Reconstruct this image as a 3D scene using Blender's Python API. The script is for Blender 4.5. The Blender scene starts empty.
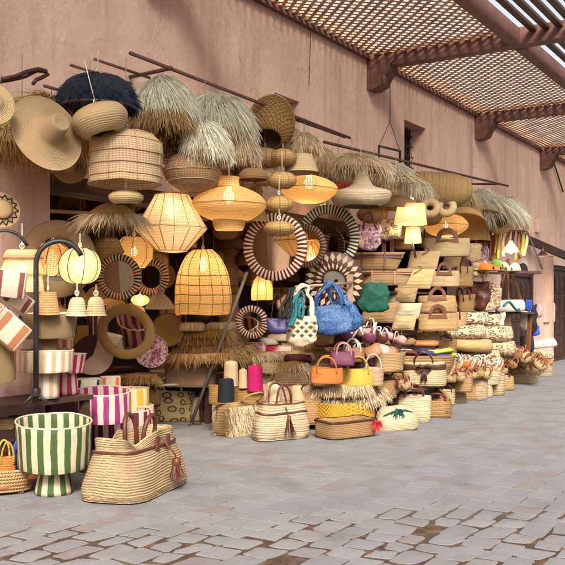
import bpy, math, random
from mathutils import Vector, Matrix, noise as mnoise
random.seed(11)
RND = random.Random(5)
PI = math.pi
rad = math.radians
S = bpy.context.scene
COL = S.collection

# ------------------------------------------------------------------ camera, sky, sun, exposure
TH = rad(32.1); CT, ST = math.cos(TH), math.sin(TH)
EYE = 1.35; FPX = 880.0; HORIZ = 305.0
cam_d = bpy.data.cameras.new('camera'); cam = bpy.data.objects.new('camera', cam_d); COL.objects.link(cam)
cam.location = (0, 0, EYE); cam.rotation_euler = (PI/2, 0, TH - PI/2)
cam_d.sensor_width = 36; cam_d.lens = 36*FPX/565; cam_d.shift_y = (HORIZ-282.5)/565
cam_d.clip_start = .05; cam_d.clip_end = 500
S.camera = cam
SUN_EL, SUN_AZ = rad(38), rad(-142)          # direction the sun stands in, measured from +X
W = bpy.data.worlds.new('World'); S.world = W; W.use_nodes = True
wn = W.node_tree; wn.nodes.clear()
sky = wn.nodes.new('ShaderNodeTexSky'); sky.sky_type = 'NISHITA'; sky.sun_disc = False
sky.sun_elevation = SUN_EL; sky.sun_rotation = PI/2 - SUN_AZ
sky.air_density = 1.0; sky.dust_density = 5.0; sky.ozone_density = .7
bg = wn.nodes.new('ShaderNodeBackground'); bg.inputs['Strength'].default_value = .105
wo = wn.nodes.new('ShaderNodeOutputWorld')
hz = wn.nodes.new('ShaderNodeHueSaturation'); hz.inputs['Saturation'].default_value = .28; wn.links.new(sky.outputs[0], hz.inputs['Color']); wn.links.new(hz.outputs[0], bg.inputs[0]); wn.links.new(bg.outputs[0], wo.inputs[0])
sl = bpy.data.lights.new('sun', 'SUN'); sl.energy = 2.5; sl.angle = rad(15); sl.color = (1, .91, .78)
sun = bpy.data.objects.new('sun', sl); COL.objects.link(sun)
dv = Vector((math.cos(SUN_EL)*math.cos(SUN_AZ), math.cos(SUN_EL)*math.sin(SUN_AZ), math.sin(SUN_EL)))
sun.rotation_euler = dv.to_track_quat('Z', 'Y').to_euler(); sun.location = (0, 0, 12)
S.view_settings.view_transform = 'Standard'; S.view_settings.look = 'None'
S.view_settings.gamma = 1; S.view_settings.use_curve_mapping = False
S.view_settings.exposure = 1.25
S.render.engine = 'CYCLES'
S.cycles.use_denoising = True
S.cycles.max_bounces = 8; S.cycles.diffuse_bounces = 4; S.cycles.transparent_max_bounces = 10
S.cycles.sample_clamp_indirect = 4

# ------------------------------------------------------------------ placing: photo sight lines met with real planes
class Spot:
    def __init__(s, X, Y, Z):
        s.x, s.y, s.z = X, Y, Z
        s.d = X*CT + Y*ST
        s.m = s.d/FPX                                # metres per photo pixel at that depth
        s.face = math.atan2(Y, X) - PI/2             # yaw that turns local -Y to the street corner we stand at
        s.loc = (X, Y, Z)
def at(px, py, Y):
    r = (px-282.5)/FPX
    X = Y*(CT + r*ST)/(ST - r*CT)
    d = X*CT + Y*ST
    return Spot(X, Y, EYE - (py-HORIZ)/FPX*d)
def on(px, py, Z=0.0, back=0.0):
    d = FPX*(EYE-Z)/(py-HORIZ) + back
    r = (px-282.5)/FPX*d
    return Spot(d*CT + r*ST, d*ST - r*CT, Z)

# ------------------------------------------------------------------ materials
class G:
    def __init__(s, name):
        s.m = bpy.data.materials.new(name); s.m.use_nodes = True
        s.t = s.m.node_tree; s.t.nodes.clear()
        s.out = s.n('OutputMaterial')
    def n(s, ty): return s.t.nodes.new('ShaderNode'+ty)
    def put(s, sock, v):
        if hasattr(v, 'links'): s.t.links.new(v, sock)
        elif isinstance(v, tuple) and len(v) == 3 and sock.type == 'RGBA': sock.default_value = (*v, 1)
        else: sock.default_value = v
    def math(s, op, a, b=0.0, c=0.0, clamp=False):
        n = s.n('Math'); n.operation = op; n.use_clamp = clamp
        s.put(n.inputs[0], a); s.put(n.inputs[1], b); s.put(n.inputs[2], c); return n.outputs[0]
    def mix(s, f, a, b, mode='MIX'):
        n = s.n('Mix'); n.data_type = 'RGBA'; n.blend_type = mode
        s.put(n.inputs[0], f); s.put(n.inputs[6], a); s.put(n.inputs[7], b); return n.outputs[2]
    def ramp(s, f, lo, hi):
        n = s.n('MapRange'); n.clamp = True; s.put(n.inputs[0], f); s.put(n.inputs[1], lo); s.put(n.inputs[2], hi); return n.outputs[0]
    def uv(s):
        n = s.n('UVMap'); x = s.n('SeparateXYZ'); s.t.links.new(n.outputs[0], x.inputs[0]); s.uvs = n.outputs[0]
        return x.outputs[0], x.outputs[1]
    def pos(s):
        n = s.n('TexCoord'); return n.outputs['Object']
    def wpos(s):
        return s.n('NewGeometry').outputs['Position']
    def comb(s, x, y, z=0.0):
        n = s.n('CombineXYZ'); s.put(n.inputs[0], x); s.put(n.inputs[1], y); s.put(n.inputs[2], z); return n.outputs[0]
    def scale(s, v, k):
        n = s.n('VectorMath'); n.operation = 'MULTIPLY'; s.put(n.inputs[0], v); n.inputs[1].default_value = k; return n.outputs[0]
    def noise(s, v, sc, det=3.0, ro=.55):
        n = s.n('TexNoise'); s.put(n.inputs['Vector'], v); n.inputs['Scale'].default_value = sc
        n.inputs['Detail'].default_value = det; n.inputs['Roughness'].default_value = ro; return n.outputs[0]
    def bump(s, h, st=.5, dist=.005):
        n = s.n('Bump'); n.inputs['Strength'].default_value = st; n.inputs['Distance'].default_value = dist
        s.put(n.inputs['Height'], h); return n.outputs[0]
    def var(s, lo=.84, hi=1.12):
        n = s.n('ObjectInfo'); return s.math('MULTIPLY_ADD', n.outputs['Random'], hi-lo, lo)
    def gain(s, c, k):
        n = s.n('VectorMath'); n.operation = 'SCALE'; s.put(n.inputs[0], c); s.put(n.inputs['Scale'], k); return n.outputs[0]
    def bsdf(s, col, rough=.7, normal=None, metal=0.0, spec=.35):
        n = s.n('BsdfPrincipled'); s.put(n.inputs['Base Color'], col); s.put(n.inputs['Roughness'], rough)
        n.inputs['Metallic'].default_value = metal; n.inputs['Specular IOR Level'].default_value = spec
        if normal is not None: s.put(n.inputs['Normal'], normal)
        return n.outputs[0]
    def end(s, sh): s.t.links.new(sh, s.out.inputs['Surface']); return s.m

def straw(name, col, dark=None, rows=.018, strand=.006, mode='coil', st=.8, rough=.75):
    col = (col[0]*.84, col[1]*.745, col[2]*.585)
    g = G(name); u, v = g.uv(); dark = dark or tuple(c*k for c, k in zip(col, (.30, .25, .20)))
    lit = tuple(min(.8, c*1.25) for c in col)  # paler tone of single fibres, mixed in by fine noise
    big = g.noise(g.pos(), 5.0, 3)
    if mode == 'coil':
        wob = g.math('MULTIPLY', g.math('SUBTRACT', g.noise(g.pos(), 14.0, 2), .5), .5)
        q = g.math('ADD', g.math('DIVIDE', v, rows), wob)
        h1 = g.math('ABSOLUTE', g.math('SINE', g.math('MULTIPLY', q, PI)))
        k = g.math('ADD', g.math('DIVIDE', u, strand), g.math('MULTIPLY', q, .8))
        h2 = g.math('ABSOLUTE', g.math('SINE', g.math('MULTIPLY', k, PI)))
        h = g.math('MULTIPLY', g.math('POWER', h1, .6), g.math('MULTIPLY_ADD', h2, .5, .5))
        fine = g.noise(g.comb(g.math('MULTIPLY', u, 60.0), g.math('MULTIPLY', v, 200.0), 0.0), 1.0, 3)
    elif mode == 'weave':
        h1 = g.math('SINE', g.math('MULTIPLY', u, PI/strand)); h2 = g.math('SINE', g.math('MULTIPLY', v, PI/rows))
        h = g.math('MULTIPLY_ADD', g.math('MULTIPLY', h1, h2), .5, .5)
        fine = g.noise(g.comb(g.math('MULTIPLY', u, 120.0), g.math('MULTIPLY', v, 120.0), 0.0), 1.0, 3)
    else:
        fine = g.noise(g.comb(g.math('MULTIPLY', u, 1.0/strand), g.math('MULTIPLY', v, 9.0), 0.0), 1.0, 4, .7)
        h = g.ramp(fine, .3, .7)
    c = g.mix(g.ramp(h, .05, .6), dark, col)
    c = g.mix(g.ramp(fine, .45, .75), c, lit)
    c = g.mix(g.ramp(big, .35, .75), c, tuple(x*.78 for x in col))
    oi = g.n('ObjectInfo'); r2 = g.math('FRACT', g.math('MULTIPLY', oi.outputs['Random'], 7.3))
    c = g.mix(g.math('MULTIPLY', r2, .75), c, g.mix(1.0, c, (1.12, 1.24, 1.52), 'MULTIPLY'))
    c = g.gain(c, g.var(.76, 1.16))
    return g.end(g.bsdf(c, rough, g.bump(h, st, .006)))

def fibre(name, col, tip=None):
    """loose raffia strands: u is a random number per strand, v runs along it"""
    g = G(name); u, v = g.uv(); tip = tip or tuple(min(.8, c*1.2) for c in col)
    k = g.noise(g.comb(g.math('MULTIPLY', u, 40.0), 0.0, 0.0), 1.0, 1)
    c = g.mix(g.ramp(k, .3, .7), tuple(x*.6 for x in col), tip)
    d = g.n('BsdfDiffuse'); g.put(d.inputs[0], c); t = g.n('BsdfTranslucent'); g.put(t.inputs[0], c)
    a = g.n('MixShader'); a.inputs[0].default_value = .25
    g.t.links.new(d.outputs[0], a.inputs[1]); g.t.links.new(t.outputs[0], a.inputs[2])
    return g.end(a.outputs[0])

def net(name, col, holes=.16, trans=.30):
    """woven lantern cloth: light comes through it"""
    g = G(name); u, v = g.uv()
    f = g.noise(g.comb(g.math('MULTIPLY', u, 60.0), g.math('MULTIPLY', v, 260.0), 0.0), 1.0, 3, .7)
    f2 = g.noise(g.comb(g.math('MULTIPLY', u, 320.0), g.math('MULTIPLY', v, 40.0), 0.0), 1.0, 2)
    wob = g.math('MULTIPLY', g.noise(g.comb(g.math('MULTIPLY', u, 9.0), g.math('MULTIPLY', v, 9.0), 0.0), 1.0, 3), 2.2)
    t1 = g.math('POWER', g.math('ABSOLUTE', g.math('SINE', g.math('ADD', g.math('MULTIPLY', v, PI/.017), wob))), 1.5)
    t2 = g.math('POWER', g.math('ABSOLUTE', g.math('SINE', g.math('ADD', g.math('MULTIPLY', u, PI/.026), wob))), 1.5)
    k = g.math('ADD', g.math('MULTIPLY', g.math('MAXIMUM', g.math('MULTIPLY', t1, g.math('ADD', f, .25)), g.math('MULTIPLY', t2, g.math('ADD', f2, .1))), .55), .18)
    c = g.mix(g.ramp(k, .30, .62), tuple(x*y for x, y in zip(col, (.55, .47, .36))), col)
    c = g.gain(c, g.var(.88, 1.08))
    d = g.bsdf(c, .8, g.bump(k, .5, .003), spec=.15); t = g.n('BsdfTranslucent'); g.put(t.inputs[0], c)
    a = g.n('MixShader'); a.inputs[0].default_value = trans
    g.t.links.new(d, a.inputs[1]); g.t.links.new(t.outputs[0], a.inputs[2])
    tr = g.n('BsdfTransparent'); b = g.n('MixShader')
    g.put(b.inputs[0], g.math('MULTIPLY', g.ramp(k, .44, .28), holes*2.6))
    g.t.links.new(a.outputs[0], b.inputs[1]); g.t.links.new(tr.outputs[0], b.inputs[2])
    return g.end(b.outputs[0])

def stripes(name, a, b, duty=.5, slant=0.0, c=None, rough=.7):
    """u counts stripes (whole numbers)"""
    g = G(name); u, v = g.uv()
    wob = g.math('MULTIPLY', g.math('SUBTRACT', g.noise(g.comb(u, g.math('MULTIPLY', v, 14.0), 0.0), 1.0, 2), .5), .10)
    q = g.math('ADD', g.math('ADD', u, g.math('MULTIPLY', v, slant)), wob)
    f = g.math('FRACT', q)
    e = g.ramp(g.math('ABSOLUTE', g.math('SUBTRACT', f, .5)), duty/2+.015, duty/2-.015)
    col = g.mix(e, a, b)
    if c:
        n = g.n('TexWhiteNoise'); n.noise_dimensions = '1D'; g.put(n.inputs['W'], g.math('FLOOR', q))
        col = g.mix(g.math('GREATER_THAN', n.outputs[0], .5), col, g.mix(e, a, c))
    fine = g.noise(g.comb(g.math('MULTIPLY', u, 26.0), g.math('MULTIPLY', v, 12.0), 0.0), 1.0, 3, .7)
    col = g.gain(col, g.math('MULTIPLY_ADD', fine, .6, .68))
    return g.end(g.bsdf(col, rough, g.bump(fine, .4, .002)))

def plain(name, col, rough=.6, noise=.3, sc=30.0, metal=0.0, b=.2):
    g = G(name); f = g.noise(g.pos(), sc, 4)
    c = g.gain(col if len(col) == 4 else (*col,)[:3], g.math('MULTIPLY', g.math('MULTIPLY_ADD', f, noise*2, 1-noise), g.var(.9, 1.1)))
    return g.end(g.bsdf(c, rough, g.bump(f, b, .003), metal))

def rings(name, base, dark, sc=11.0, mid=None):
    g = G(name); u, v = g.uv()
    n = g.n('TexVoronoi'); n.voronoi_dimensions = '2D'; g.put(n.inputs['Vector'], g.uvs); n.inputs['Scale'].default_value = sc
    n.inputs['Randomness'].default_value = .55
    d = n.outputs['Distance']
    ring = g.math('MULTIPLY', g.ramp(d, .20, .22), g.ramp(d, .36, .34))
    c = g.mix(ring, base, dark)
    c = g.mix(g.ramp(d, .13, .11), c, mid or dark)
    f = g.noise(g.comb(g.math('MULTIPLY', u, 30.0), g.math('MULTIPLY', v, 160.0), 0.0), 1.0, 3)
    c = g.gain(c, g.math('MULTIPLY_ADD', f, .7, .62))
    return g.end(g.bsdf(c, .8, g.bump(f, .5, .003)))

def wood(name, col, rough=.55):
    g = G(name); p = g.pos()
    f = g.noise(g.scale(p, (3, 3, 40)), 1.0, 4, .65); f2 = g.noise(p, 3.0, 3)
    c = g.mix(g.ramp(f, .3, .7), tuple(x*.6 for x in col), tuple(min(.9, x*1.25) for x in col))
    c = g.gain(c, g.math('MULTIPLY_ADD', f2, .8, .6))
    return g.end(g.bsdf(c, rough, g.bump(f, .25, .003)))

def speckle(name, a, b, sc=160.0, rough=.5):
    g = G(name); f = g.noise(g.pos(), sc, 2, .7); c = g.mix(g.ramp(f, .42, .58), a, b)
    return g.end(g.bsdf(c, rough, g.bump(f, .8, .004)))

def emit(name, col, k):
    g = G(name); e = g.n('Emission'); e.inputs[0].default_value = (*col, 1); e.inputs[1].default_value = k
    return g.end(e.outputs[0])

M = {}
M['straw'] = straw('straw', (.46, .31, .155))
M['straw_fine'] = straw('fine_coiled_straw', (.50, .36, .20), rows=.0105, strand=.006, st=.55)
M['straw_pale'] = straw('pale_straw', (.53, .40, .225))
M['straw_gold'] = straw('golden_straw', (.42, .25, .075))
M['straw_tan'] = straw('tan_straw', (.36, .215, .10))
M['straw_white'] = straw('bleached_straw', (.60, .50, .35))
M['braid'] = straw('braided_palm_leaf', (.43, .325, .20), (.065, .038, .018), rows=.021, strand=.016, st=1.0, rough=.5)
M['braid_pale'] = straw('pale_braided_palm_leaf', (.52, .425, .29), (.12, .08, .04), rows=.024, strand=.017, st=1.0, rough=.6)
M['braid_rough'] = straw('rough_raffia_loops', (.52, .35, .17), (.14, .07, .025), rows=.03, strand=.03, st=1.0)
M['weave'] = straw('fine_straw_cloth', (.56, .43, .25), rows=.008, strand=.008, mode='weave')
M['weave_dark'] = straw('aged_straw_cloth', (.38, .24, .11), rows=.010, strand=.010, mode='weave')
M['weave_yellow'] = straw('yellow_basket_weave', (.55, .33, .035), rows=.02, strand=.02, mode='weave', st=1)
M['reed'] = straw('upright_reed', (.55, .40, .22), strand=.004, mode='strand')
M['weave_orange'] = straw('orange_straw', (.58, .20, .05), rows=.012)
M['weave_lemon'] = straw('yellow_straw', (.60, .40, .07), rows=.012)
M['weave_olive'] = straw('olive_straw', (.36, .33, .08), rows=.012)
M['weave_pink'] = straw('rosy_straw', (.50, .33, .24), rows=.014)
M['navy'] = straw('navy_raffia', (.012, .020, .04), (.003, .004, .010), rows=.02, mode='strand')
M['fib_white'] = fibre('bleached_raffia_fibre', (.78, .70, .54))
M['fib_gold'] = fibre('golden_raffia_fibre', (.50, .34, .14))
M['fib_brown'] = fibre('brown_raffia_fibre', (.36, .21, .08), (.48, .30, .13))
M['fib_navy'] = fibre('navy_raffia_fibre', (.012, .02, .04), (.03, .05, .08))
M['fib_cream'] = fibre('cream_raffia_fibre', (.62, .50, .32))
M['net_cream'] = net('cream_lantern_weave', (.62, .47, .28))
M['net_white'] = net('pale_lantern_weave', (.62, .47, .30), .05)
M['net_gold'] = net('golden_lantern_weave', (.56, .37, .16), .06)
M['net_tan'] = net('tan_lantern_weave', (.50, .32, .18), .14)
M['wire'] = plain('brass_brown_wire', (.34, .21, .09), .5)
M['wire_dark'] = plain('dark_wire', (.05, .03, .02), .5)
M['iron'] = plain('black_iron', (.018, .016, .016), .45, .25, 40)
M['pole'] = plain('worn_steel', (.17, .125, .105), .5, .4, 40)
M['rust'] = plain('rusty_iron', (.09, .045, .035), .7, .4, 40)
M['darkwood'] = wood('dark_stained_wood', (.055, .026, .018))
M['beamwood'] = wood('red_brown_beam_wood', (.125, .056, .042))
M['slatwood'] = wood('lattice_slat_wood', (.42, .25, .135))
M['palewood'] = wood('pale_turned_wood', (.42, .27, .16))
M['handlewood'] = wood('carved_brown_handle_wood', (.15, .058, .022))
M['leather'] = plain('red_brown_leather', (.088, .025, .014), .45, .35)
M['handle_red'] = plain('russet_leather', (.20, .058, .030), .5, .35)
M['leather_dark'] = plain('dark_brown_leather', (.055, .022, .015), .45, .35)
M['leather_tan'] = plain('tan_leather', (.27, .115, .045), .5, .3)
M['rope'] = plain('cotton_rope', (.62, .55, .45), .8)
M['cord'] = plain('hanging_cord', (.25, .2, .16), .8)
M['cable'] = plain('dark_cable', (.03, .025, .025), .6)
M['yarn_cream'] = straw('cream_yarn', (.66, .53, .37), (.42, .30, .18), rows=.006, strand=.02)
M['yarn_magenta'] = straw('magenta_yarn', (.60, .008, .20), (.24, .002, .07), rows=.006, strand=.02)
M['yarn_navy'] = straw('navy_yarn', (.010, .012, .020), (.003, .003, .006), rows=.006, strand=.02)
M['blue'] = speckle('shiny_blue_raffia', (.006, .022, .095), (.045, .12, .29), 90)
M['blue_dark'] = speckle('deep_blue_raffia', (.008, .022, .085), (.06, .15, .32), 100)
M['green'] = plain('dark_green_cloth', (.004, .06, .036), .75)
M['teal'] = plain('teal_cloth', (.015, .14, .16), .8, .4)
M['violet'] = plain('violet_leather', (.035, .028, .11), .5)
M['brown'] = plain('brown_leather', (.20, .075, .03), .5)
M['black'] = plain('black_cloth', (.012, .011, .012), .8)
M['cream'] = plain('cream_canvas', (.60, .47, .31), .8)
M['white'] = plain('off_white_cloth', (.56, .49, .41), .8)
M['red'] = plain('red_wool', (.45, .025, .03), .8)
M['olive'] = plain('lime_leather', (.34, .33, .04), .5)
M['plum'] = plain('plum_leather', (.12, .03, .06), .5)
M['royal'] = plain('royal_blue_cloth', (.02, .05, .32), .7)
M['apple'] = plain('apple_green_leather', (.22, .45, .07), .5)
M['orange'] = plain('orange_leather', (.55, .17, .03), .5)
M['rose'] = plain('dusty_rose_leather', (.46, .24, .22), .6)
M['pinkcloth'] = speckle('mottled_pink_cloth', (.55, .40, .36), (.19, .04, .12), 34, .8)
M['tribal'] = rings('cream_and_brown_rings', (.50, .37, .23), (.06, .022, .018), 13, (.58, .45, .30))
M['rings_olive'] = rings('ringed_olive_straw', (.30, .23, .09), (.05, .018, .014), 10, (.32, .14, .03))
M['rings_cream'] = rings('ringed_cream_straw', (.50, .37, .22), (.06, .025, .018), 17, (.50, .33, .18))
M['polka'] = rings('pink_dotted_straw', (.62, .42, .34), (.45, .05, .09), 11, (.45, .05, .09))
CR = (.62, .50, .35)
M['s_green'] = stripes('green_and_cream_stripes', (.49, .39, .26), (.042, .078, .022), .5)
M['s_magenta'] = stripes('magenta_and_cream_stripes', (.58, .42, .37), (.25, .022, .115), .5)
M['s_maroon'] = stripes('maroon_and_cream_stripes', (.60, .42, .34), (.10, .012, .025), .5)
M['s_cream'] = stripes('honey_and_white_stripes', (.55, .49, .42), (.43, .28, .14), .45)
M['s_red'] = stripes('red_and_white_stripes', (.66, .50, .45), (.42, .018, .06), .5)
M['s_black'] = stripes('black_and_cream_stripes', (.60, .52, .40), (.012, .010, .010), .5)
M['s_orange'] = stripes('orange_and_cream_stripes', (.60, .46, .33), (.45, .15, .05), .5)
M['s_yellow'] = stripes('yellow_and_cream_stripes', (.64, .55, .36), (.60, .36, .04), .6)
M['s_brown'] = stripes('brown_and_cream_stripes', (.54, .43, .33), (.16, .05, .035), .38)
M['s_rust'] = stripes('rust_and_cream_stripes', (.52, .40, .29), (.30, .11, .05), .5)
M['s_blue'] = stripes('navy_and_white_stripes', (.62, .55, .47), (.02, .03, .15), .45)
M['f_green'] = stripes('dark_green_and_cream_frame', (.62, .54, .36), (.016, .03, .018), .5)
M['f_maroon'] = stripes('dark_maroon_and_rose_frame', (.60, .42, .31), (.05, .008, .008), .5)
M['f_brown'] = stripes('dark_brown_frame', (.28, .17, .10), (.045, .014, .010), .5)
M['f_multi'] = stripes('many_coloured_frame', (.60, .46, .20), (.26, .012, .018), .5, c=(.012, .010, .02))
def mirror_mat():
    g = G('mirror_glass'); f = g.noise(g.pos(), 2.0, 2)
    return g.end(g.bsdf((.62, .54, .42), .03, g.bump(f, .04, .002), 1.0))
M['mirror'] = mirror_mat()
M['bulb'] = emit('warm_bulb', (1, .76, .44), 14)
M['spot'] = emit('cool_spot_lamp', (.75, .9, 1), 30)

def plaster():
    g = G('pink_earth_plaster'); p = g.wpos()
    a = g.noise(g.scale(p, (1, 1, .55)), 1.1, 5, .6); b = g.noise(g.scale(p, (3.2, 3.2, .35)), 1.3, 4, .6); f = g.noise(p, 34.0, 5, .65); h = g.noise(p, 6.0, 4)
    c = g.mix(g.ramp(a, .3, .7), (.52, .34, .265), (.67, .465, .375))
    c = g.mix(g.math('MULTIPLY', g.ramp(b, .5, .78), .55), c, (.38, .225, .17))
    c = g.mix(g.math('MULTIPLY', g.ramp(h, .55, .8), .45), c, (.66, .48, .395))
    cr = g.noise(g.scale(p, (5, 5, .25)), 1.0, 3, .5)
    c = g.mix(g.math('MULTIPLY', g.ramp(cr, .56, .70), .35), c, (.33, .19, .145))
    c = g.mix(g.math('MULTIPLY', g.ramp(g.noise(p, 2.3, 5, .7), .58, .63), .28), c, (.68, .50, .42))
    vo = g.n('TexVoronoi'); vo.feature = 'DISTANCE_TO_EDGE'; vo.inputs['Scale'].default_value = .55
    nd = g.n('TexNoise'); g.put(nd.inputs['Vector'], p); nd.inputs['Scale'].default_value = 2.5; nd.inputs['Detail'].default_value = 4
    dv_ = g.n('VectorMath'); dv_.operation = 'MULTIPLY_ADD'; g.put(dv_.inputs[0], nd.outputs['Color']); dv_.inputs[1].default_value = (.5, .5, .5); g.put(dv_.inputs[2], p); g.put(vo.inputs['Vector'], dv_.outputs[0])
    ck = g.math('MULTIPLY', g.ramp(vo.outputs['Distance'], .006, .001), g.ramp(a, .5, .58))
    c = g.mix(g.math('MULTIPLY', ck, .28), c, (.20, .115, .085))
    pt = g.n('TexVoronoi'); pt.inputs['Scale'].default_value = .42; g.put(pt.inputs['Vector'], dv_.outputs[0]); px_ = g.n('SeparateColor'); g.t.links.new(pt.outputs['Color'], px_.inputs[0])
    c = g.gain(c, g.math('MULTIPLY_ADD', px_.outputs[0], .14, .93))
    c = g.gain(c, g.math('MULTIPLY_ADD', f, .40, .80))
    hh = g.math('ADD', g.math('MULTIPLY', f, .35), g.math('ADD', a, h))
    return g.end(g.bsdf(c, .9, g.bump(hh, .5, .03), spec=.15))
M['plaster'] = plaster()

def paving():
    g = G('worn_grey_paving_stone'); u, v = g.uv(); p = g.wpos()
    wn_ = g.n('TexWhiteNoise'); wn_.noise_dimensions = '2D'; g.put(wn_.inputs['Vector'], g.uvs)
    f = g.noise(p, 22.0, 6, .7); b = g.noise(p, .9, 3); fine = g.noise(p, 140.0, 3, .7)
    c = g.mix(wn_.outputs[0], (.170, .170, .180), (.222, .219, .228))
    c = g.mix(g.math('GREATER_THAN', wn_.outputs[0], .93), c, (.19, .158, .15))
    c = g.mix(g.math('MULTIPLY', g.ramp(b, .45, .7), .45), c, (.175, .18, .205))
    c = g.mix(g.math('MULTIPLY', g.ramp(f, .56, .75), .5), c, (.245, .235, .23))
    c = g.mix(g.math('MULTIPLY', g.ramp(f, .42, .28), .5), c, (.10, .092, .092))
    st = g.noise(p, 2.6, 5, .65)
    c = g.mix(g.math('MULTIPLY', g.ramp(st, .5, .72), .5), c, (.115, .10, .095))
    c = g.gain(c, g.math('MULTIPLY_ADD', fine, .4, .8))
    return g.end(g.bsdf(c, .72, g.bump(g.math('ADD', g.math('ADD', f, st), g.math('MULTIPLY', fine, .4)), .75, .009), spec=.3))
M['paving'] = paving()
def dirt():
    g = G('earth_and_mortar_joints'); p = g.wpos()
    f = g.noise(p, 30.0, 5, .7); b = g.noise(p, 1.6, 4); cl = g.noise(p, 8.0, 4)
    c = g.mix(g.ramp(f, .3, .7), (.042, .027, .020), (.10, .066, .048))
    c = g.mix(g.ramp(cl, .5, .66), c, (.14, .088, .058))
    x = g.n('SeparateXYZ'); g.t.links.new(p, x.inputs[0])
    d = g.math('ADD', g.math('MULTIPLY', x.outputs[0], CT), g.math('MULTIPLY', x.outputs[1], ST))
    c = g.mix(g.ramp(g.math('ADD', d, g.math('MULTIPLY', b, 1.2)), 6.0, 7.2), c, (.125, .12, .125))
    return g.end(g.bsdf(c, .95, g.bump(f, .8, .012), spec=.1))
M['dirt'] = dirt()

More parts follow.
